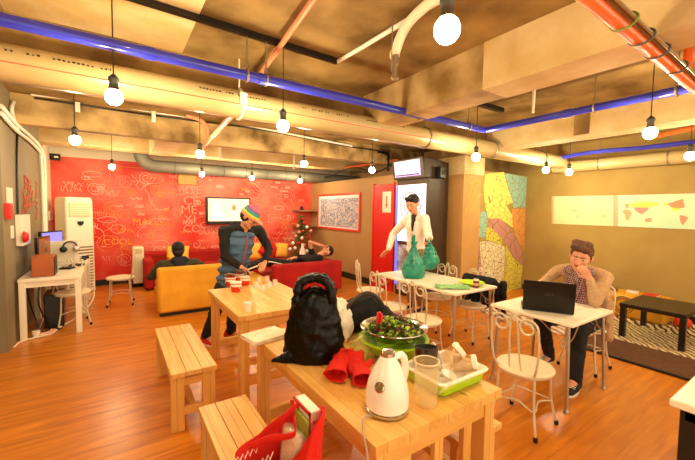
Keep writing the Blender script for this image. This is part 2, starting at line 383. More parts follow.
# white hose with sprinkler head
q = px(396, 18, Z=2.95); zz = zat(q.x, q.y, 80)
t = thing('sprinkler_hose', 'white wrapped hose bending down from the ceiling to a metal nozzle', 'hose', (q.x, q.y, zz))
MB().tube(bez([(-.05, -1.2, 2.9-zz), (-.02, -.45, 2.9-zz), (0, -.12, 2.86-zz), (0, 0, 2.72-zz), (0, 0, .16)]), .034, 12).build('hose', mat('wrapped_hose', 'f0e0c4', .6, bump=.5, bscale=60), t)
MB().lathe([(.018, 0), (.026, .01), (.018, .04), (.016, .1), (.026, .11), (.026, .17)]).build('nozzle', M_steel, t)
MB().cyl((-.03, 0, .05), (-.03, 0, 2.95-zz), .005, n=8).build('hanger_rod', M_steel, t)

t = thing('ventilation_duct', 'round dark grey ventilation duct in front of the red wall', 'duct', (.45, 8.2, 2.46))
MB().tube([(0, 0, .49), (0, 0, .26)]+arc((.26, 0, .26), .26, PI, 1.5*PI, 10, (0, 2))+[(5.4, 0, 0)], .125, 24).build('tube', mat('duct_metal', '6f6c60', .55, .2, c2='7d786a', scale=3), t)
for x in (.62, 1.12, 1.62, 2.12, 2.62, 3.12, 3.62): MB().tube(arc((x, 0, 0), .127, 0, 2*PI, 24, (1, 2)), .008, 6).build('joint_ring', M_ring, t)
a, b = px(178, 176, Y=8.66), px(196, 185, Y=8.66)
tag(MB().b2((a.x, 8.62, b.z), (b.x, 8.7, a.z+.1)).build('wall_box', mat('ochre_box', 'b98f45', .6), bevel=.004), 'small ochre box on red wall just under the duct', 'box')

# cables along the beam and walls
def onY(pts, Y): return [px(a, b, Y=Y) for a, b in pts]
def onX(pts, X): return [px(a, b, X=X) for a, b in pts]
p = MB(); p.tube(bez(onY([(31, 94), (104, 103), (160, 113), (230, 122), (300, 136), (352, 146)], 5.66)), .018, 8); tag(p.build('cable', M_white), 'white conduit along the face of the stained beam', 'cable')
p = MB(); p.tube(bez(onX([(33, 93), (22, 94), (14, 101), (12, 112), (18, 132)], -.97)), .02, 8); tag(p.build('cable', M_white), 'white conduit bending down the left wall from the beam', 'cable')
p = MB(); p.tube(bez(onY([(34, 98), (150, 115), (250, 128), (310, 139), (352, 147), (378, 151), (390, 157)], 5.67)), .012, 8); tag(p.build('cable', M_black), 'black cable clipped under the white conduit on the stained beam', 'cable')
p = MB(); p.tube(bez(onX([(33, 97), (20, 98), (14, 106), (15, 118), (18, 130), (17, 143), (17.5, 185), (18, 214)], -.985)), .012, 8); tag(p.build('cable', M_black), 'black cable dropping down the left wall beside the red drawing', 'cable')
for k, (dx, l) in enumerate(((0, 'upper white pipe slanting down along the left wall'), (5, 'lower white pipe slanting down along the left wall'))):
    p = MB(); p.tube(bez(onX([(1, 106+dx*1.4), (16, 124+dx*1.2), (30, 136+dx), (40, 147+dx), (44-k*3, 160), (45-k*2.5, 185), (46-k*2, 236)], -.96)), .022, 8); tag(p.build('cable', M_white), l, 'pipe')
a, b = px(533, 90, Z=2.9), px(533, 113, Z=2.66); tag(MB().cyl((b.x, b.y, 2.95), b, .018, .012).build('pipe_stub', M_white), 'white plastic stub hanging before the short black track', 'pipe')
a, b = px(234, 113, Z=2.58), px(203, 147, Z=2.58)
tag(MB().cyl(a, b, .03).build('conduit', M_pinkpipe), 'salmon conduit slanting from the drain pipe to the beam', 'pipe')
p = MB(); p.tube(bez(onY([(186, 115), (200, 120), (206, 126), (207.5, 133)], 5.55)), .03, 8); p.cyl(px(207.5, 132, Y=5.55), px(207.5, 141, Y=5.55), .028); tag(p.build('conduit', [M_pinkpipe]), 'curved conduit stub dropping from the stained beam', 'pipe')
a = px(378, 152, Y=5.6)
p = MB(); p.tube(bez([a, a+V((.25, 0, -.0)), a+V((.35, .1, -.12)), a+V((.36, .1, -.35))]), .025, 8); tag(p.build('cable', M_black), 'black hose bending down beside the screen of the dart machine', 'cable')
for k, (x, y1) in enumerate(((193, 141), (68+183-183, 0))):
    pass
for i, (x, y0, y1, Y, l) in enumerate(((77.5, 102, 112, 5.6, 'white clip on the stained beam left of the big bulb'), (153.5, 108, 122, 5.6, 'white clip on the stained beam above the duct elbow'), (220, 143, 160, 7.53, 'white plastic tag hanging in front of the duct left'), (294, 154, 169, 7.53, 'white plastic tag hanging in front of the duct right'))):
    a, b = px(x, y0, Y=Y), px(x, y1, Y=Y); tag(MB().b2((a.x-.025, a.y-.01, b.z), (a.x+.025, a.y+.01, max(a.z, 2.68) if Y > 7 else a.z)).build('clip', M_white, bevel=.004), l, 'clip')
p = MB(); p.tube(bez(onX([(312, 182), (330, 176), (352, 168), (375, 172), (396, 163)], 4.66)), .02, 8); tag(p.build('cable', M_dark), 'dark cables lying on top of the tan partition', 'cable')
p = MB(); p.tube(onX([(345, 168), (398, 160)], 4.9), .03, 8); tag(p.build('conduit', M_orange), 'orange conduit above the tan partition beside the screen', 'pipe')
a, b = px(648, 138, X=6.2), px(694, 128, X=6.2)
tag(MB().tube([a, b, b+V((0, -1.2, 0))], .03, 10).build('conduit', M_orange), 'small orange pipe right of the large bulb near the map wall', 'pipe')

t = thing('security_camera', 'small white dome camera high in the left corner', 'camera', px(61, 141, Y=8.45)+V((0, .1, 0)))
MB().lathe([(.06, -.02), (.062, .03), (.03, .1)], n=20, ax=(PI/2, 0, 0)).build('housing', M_white, t); MB().ball((0, -.0, 0), .05).build('lens', M_black, t); MB().b2((-.015, .05, .0), (.015, .2, .03)).build('bracket', M_white, t)
a = px(55, 157, Y=8.66)
t = thing('wall_sign', 'small black box sign at top left of the red wall', 'sign', a)
MB().box((0, 0, 0), (.16, .06, .12)).build('case', M_black, t, bevel=.004); MB().box((.02, -.032, 0), (.06, .004, .03)).build('mark', M_white, t)

# ------------------------------------------------------------------ pendant bulbs
M_cord = mat('brown_cord', '2b1d10', .6); M_sock = mat('black_socket', '1e1a10', .45)
M_bulb = mat('glowing_bulb', 'ffffff', .3, emit=BULB_COL, es=BULB)
t0 = thing('pendant_bulb', 'x', 'pendant lamp', (0, 0, 0))
MB().ball((0, 0, 0), (.048, .048, .05), 20, 14).build('bulb', M_bulb, t0)
MB().lathe([(.026, .035), (.03, .045), (.026, .06), (.024, .09), (.03, .1), (.03, .115), (.012, .135), (.006, .14)], n=20).build('socket', M_sock, t0)
MB().cyl((0, 0, .135), (0, 0, 1), .004, n=8).build('cord', M_cord, t0)
BL = [((447, 30), 'largest bare bulb, top right of centre near the camera'), ((114, 97), 'big bare bulb hanging before the striped drain pipe at left'), ((283, 126), 'bare bulb hanging from the black ceiling track'),
      ((75, 140), 'bare bulb hanging in front of the stained beam above the air conditioner'), ((200, 154), 'upper bare bulb over the seated person on the yellow sofa'), ((202, 174), 'lower bare bulb before the duct over the yellow sofa'),
      ((252, 178), 'small bare bulb before the duct above the person in the striped cap'), ((304, 164), 'upper bare bulb above the christmas tree'), ((300, 181), 'lower bare bulb before the red wall above the christmas tree'),
      ((372, 170), 'bare bulb above the red door'), ((476, 157), 'bare bulb hanging in front of the painted pillar'), ((546, 170), 'left bulb of the close pair above the maps'), ((569, 172), 'right bulb of the close pair above the maps'),
      ((650, 133), 'bare bulb hanging beside the orange pipe over the maps'), ((690, 156), 'bare bulb cut by the right edge above the maps'), ((112, 167), 'small bare bulb before the red wall above the air conditioner')]
first = True
def bulb(x, y, l, z=2.3):
    global first
    top = 2.95
    if abs(y-2.66) < .12 and 0 < x < 1.7: top = 2.91
    if z > 2.31: pass
    o = t0 if first else dup(t0); first = False
    o.location = (x, y, z); o['label'] = l; o['group'] = 'bare bulbs hanging on cords from the ceiling'
    for ch in o.children:
        if ch.name.startswith('cord'): ch.scale = (1, 1, 1); ch.location = (0, 0, 0); ch.data = ch.data.copy(); \
            [setattr(v, 'co', V((v.co.x, v.co.y, .135 if v.co.z < .5 else top-z))) for v in ch.data.vertices]
for (a, b), l in BL:
    if l:
        q = px(a, b, Z=2.3); bulb(q.x, q.y, l)
for x, y in ((-1.9, .9), (2.4, -1.2), (.2, -1.2), (4.8, -1.2), (6.3, -.8)): bulb(x, y, 'bare bulb of the row behind the camera position')

# ================================================================== things on the walls
def line_mat(name, c, scale=9, w=.022, lc='8a6a38'):
    "paint crossed by hand drawn dark outlines"
    m = bpy.data.materials.new(name); m.use_nodes = True; nt = m.node_tree; b = nt.nodes['Principled BSDF']; L = nt.links.new; N = nt.nodes.new
    tc = N('ShaderNodeTexCoord'); n = N('ShaderNodeTexNoise'); n.inputs['Scale'].default_value = 4; L(tc.outputs['Object'], n.inputs['Vector'])
    ad = N('ShaderNodeVectorMath'); ad.operation = 'MULTIPLY_ADD'; ad.inputs[1].default_value = (.12, 0, .12); L(n.outputs['Color'], ad.inputs[0]); L(tc.outputs['Object'], ad.inputs[2])
    v = N('ShaderNodeTexVoronoi'); v.feature = 'DISTANCE_TO_EDGE'; v.inputs['Scale'].default_value = scale; L(ad.outputs[0], v.inputs['Vector'])
    lt = N('ShaderNodeMath'); lt.operation = 'LESS_THAN'; lt.inputs[1].default_value = w; L(v.outputs['Distance'], lt.inputs[0])
    mx = N('ShaderNodeMix'); mx.data_type = 'RGBA'; L(lt.outputs[0], mx.inputs['Factor']); mx.inputs[6].default_value = (*lin(c), 1); mx.inputs[7].default_value = (*lin(lc), 1)
    L(mx.outputs[2], b.inputs['Base Color']); b.inputs['Roughness'].default_value = .7; return m
def wallpoly(name, pts, m, parent, Y=None, X=None, off=.004):
    P = [px(a, b, Y=Y) if Y is not None else px(a, b, X=X) for a, b in pts]
    d = V((0, off, 0)) if Y is not None else V((off, 0, 0)); n = len(P); mb = MB()
    mb.add([p for p in P]+[p+d for p in P], [tuple(range(n-1, -1, -1)), tuple(range(n, 2*n))]+[(i, (i+1) % n, n+(i+1) % n, n+i) for i in range(n)])
    return mb.build(name, m, parent, smooth=False)
def cr(pts, x0, y0, s): return [(x0+a/s, y0+b/s) for a, b in pts]
MY = line_mat('mural_yellow', 'e8d468', 8); MC = line_mat('mural_cyan', '8fb8a4', 7); MO = line_mat('mural_orange', 'd2904a', 6); MP = line_mat('mural_purple', 'b98078', 3, .02)
MW = line_mat('mural_white', 'dccfa8', 10, .035); MG = line_mat('mural_lime', 'd4c850', 12, .04, '8a7a20')
for pts, m in (([(150, 80), (210, 72), (222, 120), (240, 172), (218, 182), (238, 215), (240, 255), (195, 225), (160, 225), (150, 190), (143, 130)], MY),
               ([(214, 76), (286, 90), (281, 190), (242, 190), (226, 120)], MC), ([(236, 195), (281, 192), (278, 335), (256, 300), (242, 262), (238, 215)], MO),
               ([(165, 226), (200, 228), (240, 272), (270, 335), (272, 380), (240, 348), (205, 290), (160, 250)], MP), ([(128, 205), (158, 200), (156, 235), (148, 290), (127, 285)], MC),
               ([(152, 258), (164, 253), (206, 292), (200, 316), (152, 296)], MG), ([(130, 302), (168, 300), (213, 318), (213, 372), (206, 470), (140, 445), (136, 380)], MW),
               ([(216, 312), (238, 350), (272, 383), (266, 452), (208, 472), (215, 380)], MG), ([(126, 300), (134, 380), (138, 445), (128, 450)], MP)):
    wallpoly('mural_paint', cr(pts, 440, 150, 3.29), m, WM, Y=3.996)
lm = MB()
for pts in ([(86, 200), (100, 160), (118, 120), (132, 95)], [(95, 205), (110, 180), (128, 150), (138, 148)], [(95, 100), (100, 130), (92, 160)], [(100, 110), (122, 100)]):
    lm.tube(bez([px(a, b, Y=3.976) for a, b in cr(pts, 440, 150, 3.29)]), .006, 5)
lm.build('yellow_scrawl', mat('yellow_paint', 'e8c840', .6), PIL)

t = thing('wall_map', 'pale washed out yellow map, left of the two on the right wall', 'map')
wallpoly('sheet', [(551.7, 196.3), (613.5, 195.4), (613.5, 226.2), (551.7, 223.7)], mat('map_sheet_left', 'dcdcae', .6, c2='d6d6a4', scale=5), t, X=7.19)
wallpoly('border', [(551.7, 196.3), (553.8, 196.2), (553.8, 223.8), (551.7, 223.7)], mat('map_border', 'e2a88c', .6), t, X=7.187)
for pts in ([(125, 225), (150, 215), (160, 230), (135, 240)], [(155, 255), (180, 250), (185, 270), (165, 280)], [(30, 225), (60, 220), (90, 235), (50, 245)], [(65, 260), (85, 258), (75, 285)]):
    wallpoly('landmass', cr(pts, 575, 170, 5.75) if pts[0][0] > 100 else cr([(a-60, b) for a, b in pts], 575, 170, 5.75), mat('faint_land', 'dcc49c', .6), t, X=7.186)
t = thing('wall_map', 'world map with pink and yellow continents, right of the two on the right wall', 'map')
wallpoly('sheet', [(614, 195.4), (697, 193.4), (697, 229.6), (614, 226.2)], mat('map_sheet', 'c2dcb8', .6, c2='b8d8b8', scale=3), t, X=7.19)
wallpoly('border', [(614, 195.4), (618, 195.3), (618, 226.4), (614, 226.2)], mat('map_border', 'e2a88c', .6), t, X=7.187)
for pts, c in (([(310, 198), (345, 188), (400, 180), (482, 188), (474, 203), (430, 215), (330, 215)], 'eedc60'), ([(268, 237), (290, 228), (312, 232), (328, 248), (303, 292), (290, 280), (286, 255)], 'e8a078'),
               ([(335, 214), (425, 215), (415, 235), (380, 256), (350, 236)], 'd08a80'), ([(400, 285), (420, 275), (440, 278), (440, 298), (405, 298)], 'ea8f78'),
               ([(530, 195), (575, 180), (620, 165), (632, 215), (590, 222), (555, 215)], 'e88c6c'), ([(550, 218), (610, 222), (592, 238), (558, 235)], 'eedc60'), ([(600, 260), (625, 262), (652, 275), (620, 318), (606, 300)], 'e88c6c'),
               ([(508, 190), (530, 190), (532, 202), (506, 204)], 'eedc60'), ([(286, 196), (308, 192), (312, 214), (290, 224)], 'e8a078')):
    wallpoly('landmass', cr(pts, 575, 170, 5.75), mat('land_'+c, c, .6), t, X=7.186)

def framed(name, label, cat, X, y0, y1, z0, z1, fw, mf, mp, depth=.03, inner='picture'):
    t = thing(name, label, cat, (X, (y0+y1)/2, z0)); h = z1-z0; w = (y1-y0)/2; f = MB()
    f.b2((-depth, -w, 0), (0, w, fw)); f.b2((-depth, -w, h-fw), (0, w, h)); f.b2((-depth, -w, fw), (0, -w+fw, h-fw)); f.b2((-depth, w-fw, fw), (0, w, h-fw))
    f.build('frame', mf, t, bevel=.004); MB().b2((-depth*.5, -w+fw, fw), (0, w-fw, h-fw)).build(inner, mp, t, smooth=False); return t
def speck(name):
    m = bpy.data.materials.new(name); m.use_nodes = True; nt = m.node_tree; b = nt.nodes['Principled BSDF']; L = nt.links.new; N = nt.nodes.new
    tc = N('ShaderNodeTexCoord'); v = N('ShaderNodeTexVoronoi'); v.inputs['Scale'].default_value = 34; L(tc.outputs['Object'], v.inputs['Vector'])
    n = N('ShaderNodeTexNoise'); n.inputs['Scale'].default_value = 3; L(tc.outputs['Object'], n.inputs['Vector'])
    r = N('ShaderNodeValToRGB'); e = r.color_ramp.elements; e[0].position = 0; e[0].color = (*lin('8088a0'), 1); e[1].position = 1; e[1].color = (*lin('d8d8e0'), 1)
    for p, c in ((.25, 'aeb6c8'), (.42, '98a0b8'), (.55, 'dcd4d4'), (.68, 'd0b0b0'), (.8, 'a8b4c8')): q = e.new(p); q.color = (*lin(c), 1)
    r.color_ramp.interpolation = 'CONSTANT'; s = N('ShaderNodeSeparateColor'); L(v.outputs['Color'], s.inputs[0]); L(s.outputs[0], r.inputs['Fac'])
    L(r.outputs[0], b.inputs['Base Color']); b.inputs['Roughness'].default_value = .25; return m
t = framed('framed_poster', 'wide red framed poster crowded with tiny grey blue figures', 'picture', 4.595, 6.33, 8.29, 1.12, 2.02, .05, mat('red_frame', 'd8402a', .4), mat('poster_margin', 'e9e6ea', .4))
MB().b2((-.02, -.9, .08), (-.01, .82, .78)).build('crowd_print', speck('crowd_print'), t, smooth=False)

M_door = mat('red_door_paint', 'cf2018', .4)
t = struct(MB().b2((4.565, 5.2, 0), (4.6, 5.84, 2.15)).build('door_1', M_door, smooth=False, bevel=.004))
for z0, z1 in ((.15, .75), (.85, 1.3), (1.38, 1.72), (1.8, 2.05)): MB().b2((4.558, 5.26, z0), (4.566, 5.78, z1)).build('door_panel', M_door, t, bevel=.006)
for y in (5.2, 5.84): MB().b2((4.555, y-.02, 0), (4.6, y+.02, 2.18)).build('door_frame', M_door, t, smooth=False)
MB().ball((4.53, 5.28, 1.0), .028).build('door_handle', M_steel, t)
t = thing('paper_notice', 'white paper notice with thin red border taped on red door', 'sign', (4.552, 5.39, 1.58))
MB().b2((0, -.13, 0), (.004, .13, .42)).build('paper', mat('notice_paper', 'f3dccd', .7), t, smooth=False)
m_ = MB(); m_.b2((-.003, -.02, .1), (0, .02, .33)); m_.b2((-.003, -.05, .14), (0, .05, .16)); m_.build('red_writing', mat('red_ink', 'c8603c', .6), t, smooth=False)

# television on the red wall
M_tv = mat('tv_black', '120f10', .25)
t = thing('television', 'wall mounted television showing two people in white on red wall', 'television', (2.29, 8.58, 1.24))
MB().b2((-.52, -.05, 0), (.52, .06, .64)).build('casing', M_tv, t, bevel=.01); MB().b2((-.1, .04, .15), (.1, .1, .5)).build('wall_bracket', M_dark, t)
sc_ = MB().b2((-.48, -.054, .07), (.48, -.048, .6)).build('screen', mat('tv_picture', 'f6d8b4', .4, emit='f0c8a0', es=.24), t, smooth=False)
f = MB(); f.prism([(-.4, .08), (-.42, .3), (-.34, .36), (-.36, .46), (-.3, .52), (-.22, .5), (-.2, .42), (-.24, .36), (-.12, .28), (-.1, .08)], 0, .004, Matrix.Translation((0, -.056, 0)) @ Matrix.Rotation(PI/2, 4, 'X')); f.build('figure_left', mat('tv_fig', 'fbe9dc', .4, emit='f2d2c0', es=.2), sc_)
f = MB(); f.prism([(.02, .08), (.0, .26), (.07, .33), (.15, .33), (.22, .26), (.2, .08)], 0, .004, Matrix.Translation((0, -.056, 0)) @ Matrix.Rotation(PI/2, 4, 'X')); f.build('figure_right', mat('tv_fig2', 'f6ddd0', .4, emit='eac6b0', es=.2), sc_)
f = MB(); f.prism([(.075, .33), (.06, .41), (.08, .46), (.14, .46), (.16, .41), (.145, .33)], 0, .004, Matrix.Translation((0, -.057, 0)) @ Matrix.Rotation(PI/2, 4, 'X')); f.build('face', mat('tv_face', 'b5794e', .5, emit='a8683c', es=.12), sc_)
f = MB(); f.b2((-.1, -.058, .08), (.4, -.055, .12)); f.build('caption_bar', mat('tv_bar', 'c8d8f0', .4, emit='b8c8f0', es=.2), sc_, smooth=False)

# left wall bits
def plate(name, label, cat, x0, y0, x1, y1, m, d=.02, X=-1.0, nm='plate'):
    a, b = px(x0, y0, X=X), px(x1, y1, X=X); o = MB().b2((X, a.y, b.z), (X+d, b.y, a.z)).build(name, m, bevel=min(.004, d/3)); return tag(o, label, cat)
plate('paper_notice', 'white paper sheet pinned on the left wall', 'sign', 6, 187, 13, 211, mat('pink_paper', 'ecd5c6', .7), .004)
plate('fire_bell', 'red fire alarm box left of the pinned paper', 'alarm', 3.5, 203, 7.5, 219, mat('alarm_red', 'c8241a', .4), .05)
plate('light_switch', 'white light switch plate under the paper on the left wall', 'switch', 10, 226, 13, 238, M_white, .012)
plate('intercom', 'small white wall thermostat above the monitors', 'thermostat', 48, 211, 51, 220, M_white, .03)
t = thing('alarm_cabinet', 'tall white alarm box with round red bell on left wall', 'alarm', (-1, 0, 0)); a, b = px(14.5, 215, X=-1), px(24, 243, X=-1)
MB().b2((0, a.y, b.z), (.07, b.y, a.z)).build('box', M_white, t, bevel=.006); c_ = px(23.5, 237, X=-.93)
MB().lathe([(.07, 0), (.068, .02), (.045, .045), (0, .05)], (.07, c_.y, c_.z), 20, (0, PI/2, 0)).build('bell', mat('alarm_red', 'c8241a', .4), t)
g = MB()
for pts in ([(85, 170), (92, 120), (88, 90), (95, 60), (92, 20)], [(95, 165), (100, 110), (108, 70), (104, 30)], [(108, 150), (112, 100), (118, 60)], [(120, 140), (121, 100), (125, 80)], [(88, 140), (128, 125)], [(86, 110), (126, 100)], [(95, 60), (120, 45)], [(100, 160), (130, 120)],
            [(85, 85), (100, 70), (115, 85), (105, 105), (88, 100)], [(96, 25), (110, 40), (100, 55)], [(135, 45), (142, 55), (135, 65)], [(138, 70), (138, 110)], [(136, 120), (143, 130), (136, 140), (142, 155)], [(139, 160), (138, 190)]):
    g.tube(bez([px(a, b, X=-.996) for a, b in cr(pts, 0, 170, 3.833)], 5), .009, 5)
g.build('wall_drawing', mat('red_marker', 'b8502c', .7), WL)

# dart machine
a, b = px(397, 200, X=4.55), px(428, 200, X=4.55); y1, y0 = a.y, b.y; mw = (y1-y0)/2; yc = (y0+y1)/2
t = thing('dart_machine', 'tall electronic dart machine with glowing white board and tilted screen', 'arcade machine', (4.55, yc, 0))
M_cab = mat('machine_brown', '3a2a18', .45, c2='44311c', scale=3)
MB().b2((0, -mw, 0), (.52, mw, 2.2)).build('cabinet', M_cab, t, bevel=.008)
MB().b2((-.012, -mw+.05, 1.05), (0, mw-.05, 2.1)).build('light_panel', mat('machine_glow', 'ffffff', .4, emit='eef0ff', es=.42), t, smooth=False)
MB().b2((-.012, -mw+.05, .1), (0, mw-.05, .98)).build('lower_panel', mat('machine_lower', '48465a', .4, c2='c8c8e8', scale=6), t, smooth=False)
MB().b2((-.02, mw-.04, .2), (0, mw, 2.1)).build('blue_light_strip', mat('blue_glow', '4858e0', .4, emit='4a5ae8', es=.7), t, smooth=False)
bd = MB().lathe([(.26, 0), (.26, .02), (0, .02)], (-.012, 0, 1.7), 40, (0, -PI/2, 0)).build('dart_board', mat('board_face', 'e8e6f0', .4, emit='dcdcf4', es=.2), t)
MB().tube([(-.036, .262*math.cos(q), 1.7+.262*math.sin(q)) for q in [2*PI*i/40 for i in range(41)]], .01, 6).build('board_ring', mat('ring_grey', '6c6c84', .4), bd)
sp_ = MB()
for i in range(10): q = 2*PI*i/10+.15; sp_.tube([(-.034, .06*math.cos(q), 1.7+.06*math.sin(q)), (-.034, .25*math.cos(q), 1.7+.25*math.sin(q))], .006, 6)
sp_.tube([(-.034, .15*math.cos(q), 1.7+.15*math.sin(q)) for q in [2*PI*i/30 for i in range(31)]], .007, 6); sp_.build('wire', mat('ring_grey', '6c6c84', .4), bd)
hd = MB(); hd.loft([[V((-.1, -mw, 2.2)), V((-.1, mw, 2.2)), V((.52, mw, 2.2)), V((.52, -mw, 2.2))], [V((-.16, -mw, 2.56)), V((-.16, mw, 2.56)), V((.52, mw, 2.5)), V((.52, -mw, 2.5))]]); hd.build('screen_housing', M_cab, t, bevel=.01)
R_ = Matrix.Translation((-.135, 0, 2.385)) @ Matrix.Rotation(math.radians(-9.5), 4, 'Y')
s_ = MB(); s_.box((0, 0, 0), (.02, mw*1.62, .28)); [setattr(v, 'xyz', R_ @ v) if False else None for v in s_.v]; s_.v = [R_ @ v for v in s_.v]
s_.build('screen', mat('machine_screen', 'd8d8f4', .3, emit='a8a8e8', es=.3, c2='9a98d8', scale=9), t, smooth=False)
s_ = MB(); s_.box((-.012, 0, -.115), (.006, mw*1.5, .025)); s_.v = [R_ @ v for v in s_.v]; s_.build('score_bar', mat('score_bar', '5a2a68', .4), t, smooth=False)
t = thing('loudspeaker', 'small black loudspeaker fixed to side of the dart machine', 'speaker', (4.78, y0-.06, 2.2))
MB().box((0, 0, .1), (.14, .12, .2)).build('box', M_black, t, bevel=.01); MB().lathe([(.045, 0), (.03, .005), (0, .012)], (0, -.062, .1), 20, (PI/2, 0, 0)).build('cone', M_dark, t)
s_ = MB().box((4.552, yc-.1, .72), (.012, .16, .2)).build('price_sign', mat('pink_sign', 'e85a3c', .5), bevel=.003); tag(s_, 'red sticker on front of the dart machine behind the bags', 'sign')

# corner shelves and christmas tree
M_shelf = mat('shelf_wood', '8a6238', .6)
for z, l in ((1.56, 'upper brown corner shelf beside the christmas tree top'), (1.14, 'lower brown corner shelf behind the christmas tree')):
    tag(MB().prism([(4.59, 8.69), (4.02, 8.69), (4.05, 8.45), (4.3, 8.3), (4.59, 8.25)], z, z+.04).build('corner_shelf', M_shelf, smooth=False, bevel=.004), l, 'shelf')
tag(MB().lathe([(.05, 0), (.06, .03), (.03, .05), (.045, .09), (.0, .1)], (4.2, 8.5, 1.6), 12).build('ornament', M_dark), 'small dark ornament standing on upper corner shelf', 'ornament')
tx, ty = 4.02, 8.12
t = thing('christmas_tree', 'small decorated green christmas tree in the corner behind the sofa', 'tree', (tx, ty, .25))
MB().cyl((0, 0, 0), (0, 0, 1.15), .025, .008).build('trunk', M_shelf, t); MB().lathe([(.16, -.25), (.2, 0), (.17, .0)], n=16).build('pot', mat('white_pot', 'e8e0d0', .5), t)
fo = MB(); R = random.Random(5)
for i in range(1500):
    h = R.random()**1.25; z = .12+h*1.08; rad = (.36*(1-h)+.02)*math.sqrt(R.random()); q = R.uniform(0, 2*PI)
    tier = .8+.2*((z*7) % 1); c_ = V((rad*tier*math.cos(q), rad*tier*math.sin(q), z)); d = V((math.cos(q), math.sin(q), R.uniform(-.5, .3))).normalized()
    s = R.uniform(.03, .06); u = d.cross(V((0, 0, 1))).normalized()*s*.28
    fo.add([c_-u, c_+u, c_+d*s+V((0, 0, .01)), c_+V((0, 0, .015))], [(0, 1, 2), (0, 3, 2), (1, 3, 2), (0, 1, 3)])
fo.build('foliage', mat('fir_green', '2f5a22', .7, c2='54702c', scale=20), t, smooth=False)
bl = None
bc = [mat('bauble_red', 'c02418', .25), mat('bauble_white', 'f2e6dc', .3), mat('bauble_pink', 'e0a090', .3)]
nm = ['red', 'white', 'pale pink']
pos = ['near the top', 'on the upper right', 'on the upper left', 'in the upper middle', 'in the middle', 'on the middle left', 'on the middle right', 'low on the left', 'low in the middle', 'low on the right', 'at the lowest left', 'at the lowest right', 'above the bottle', 'beside the bottle', 'close to the shelf side', 'just under the tip', 'facing the sofa', 'facing the door']
for i, (a, b) in enumerate([(303, 219), (307, 227), (298, 226), (303, 231), (302, 238), (296, 236), (309, 236), (293, 243), (304, 245), (311, 242), (290, 249), (313, 249), (299, 243), (307, 251), (311, 231), (304, 223), (295, 248), (299, 232)]):
    q = px(a, b, Y=ty-.1-.22*min(1, (b-214)/40)); k = i % 3
    o = MB().ball((0, 0, 0), .042 if k else .038, 12, 8); o = o.build('bauble', bc[k]); o.location = q
    tag(o, f'{nm[k]} bauble {pos[i]} of the christmas tree', 'bauble', 'baubles on the christmas tree')
q = px(302.5, 262, Y=7.55)
t = thing('bottle', 'white bottle with black band standing before the christmas tree', 'bottle', (q.x, q.y, q.z-.05))
MB().lathe([(.07, 0), (.075, .03), (.075, .3), (.03, .42), (.028, .5), (0, .5)], n=18).build('body', mat('bottle_white', 'f0ebe0', .3), t); MB().lathe([(.077, .12), (.077, .24)], n=18, cap=False).build('band', M_black, t)
MB().b2((q.x-.35, 7.45, 0), (q.x+.35, 7.68, q.z-.05)).build('side_table', M_shelf, bevel=.005); tag(bpy.data.objects['side_table'], 'low brown side table behind right red sofa carrying the bottle', 'table')

# ================================================================== furniture
def pine(ax): return wood('pine_%s' % 'xyz'[ax], ax, 'f0c070', 'd49844', 'e2ae58', plank=.115, rough=.42)
PXx, PYy, PZz = pine(0), pine(1), pine(2)
def leg(c, m=None, d=(.075, .075), h=.7, z=0): return MB().box((c[0], c[1], z+h/2), (d[0], d[1], h))
def wood_table(label, x0, x1, y0, y1, h=.74, slats=True, g='pine tables'):
    cx, cy = (x0+x1)/2, (y0+y1)/2; a, b = (x1-x0)/2, (y1-y0)/2
    t = thing('wooden_table', label, 'table', (cx, cy, 0), 0, g); n = 7; mb = MB(); w = 2*a/n
    for i in range(n): mb.b2((-a+i*w+.0003, -b+.001, h-.042), (-a+(i+1)*w-.0003, b-.001, h))
    mb.build('tabletop', PYy, t, smooth=False)
    for s in (-1, 1):
        MB().b2((-a+.05, s*(b-.045)-.014, h-.13), (a-.05, s*(b-.045)+.014, h-.042)).build('apron', PXx, t, bevel=.002, smooth=False)
        MB().b2((s*(a-.055)-.014, -b+.08, h-.13), (s*(a-.055)+.014, b-.08, h-.042)).build('apron', PYy, t, bevel=.002, smooth=False)
        for q in (-1, 1): leg((s*(a-.06), q*(b-.06)), h=h-.042).build('leg', PZz, t, bevel=.003, smooth=False)
        MB().b2((-a+.09, s*(b-.06)-.02, .12), (a-.09, s*(b-.06)+.02, .2)).build('stretcher', PXx, t, bevel=.003, smooth=False)
    if slats:
        for x in (-.2, 0, .2): leg((x, -b+.06), d=(.055, .03), h=h-.13-.2, z=.2).build('slat', PZz, t, bevel=.002, smooth=False)
    return t
wood_table('long pine table in the foreground carrying kettle, black bag and dishes', .79, 1.59, .965, 2.36)
wood_table('pine table behind, carrying noodle cups, in front of person in striped cap', .82, 1.62, 2.79, 3.9, slats=False)
def bench(label, x0, x1, y0, y1, h=.45):
    cx, cy = (x0+x1)/2, (y0+y1)/2; a, b = (x1-x0)/2, (y1-y0)/2; t = thing('wooden_bench', label, 'bench', (cx, cy, 0), 0, 'pine benches'); mb = MB(); w = 2*a/3
    for i in range(3): mb.b2((-a+i*w+.001, -b, h-.035), (-a+(i+1)*w-.001, b, h))
    mb.build('seat', PYy, t, bevel=.003, smooth=False)
    for q in (-1, 1):
        for s in (-1, 1): leg((s*(a-.05), q*(b-.06)), d=(.09, .045), h=h-.035).build('leg', PZz, t, bevel=.003, smooth=False)
        for z in (h-.09, .14): MB().b2((-a+.09, q*(b-.06)-.016, z-.03), (a-.09, q*(b-.06)+.016, z+.03)).build('crossbar', PXx, t, bevel=.002, smooth=False)
    MB().b2((-.02, -b+.08, .12), (.02, b-.08, .17)).build('stretcher', PYy, t, bevel=.002, smooth=False)
    return t
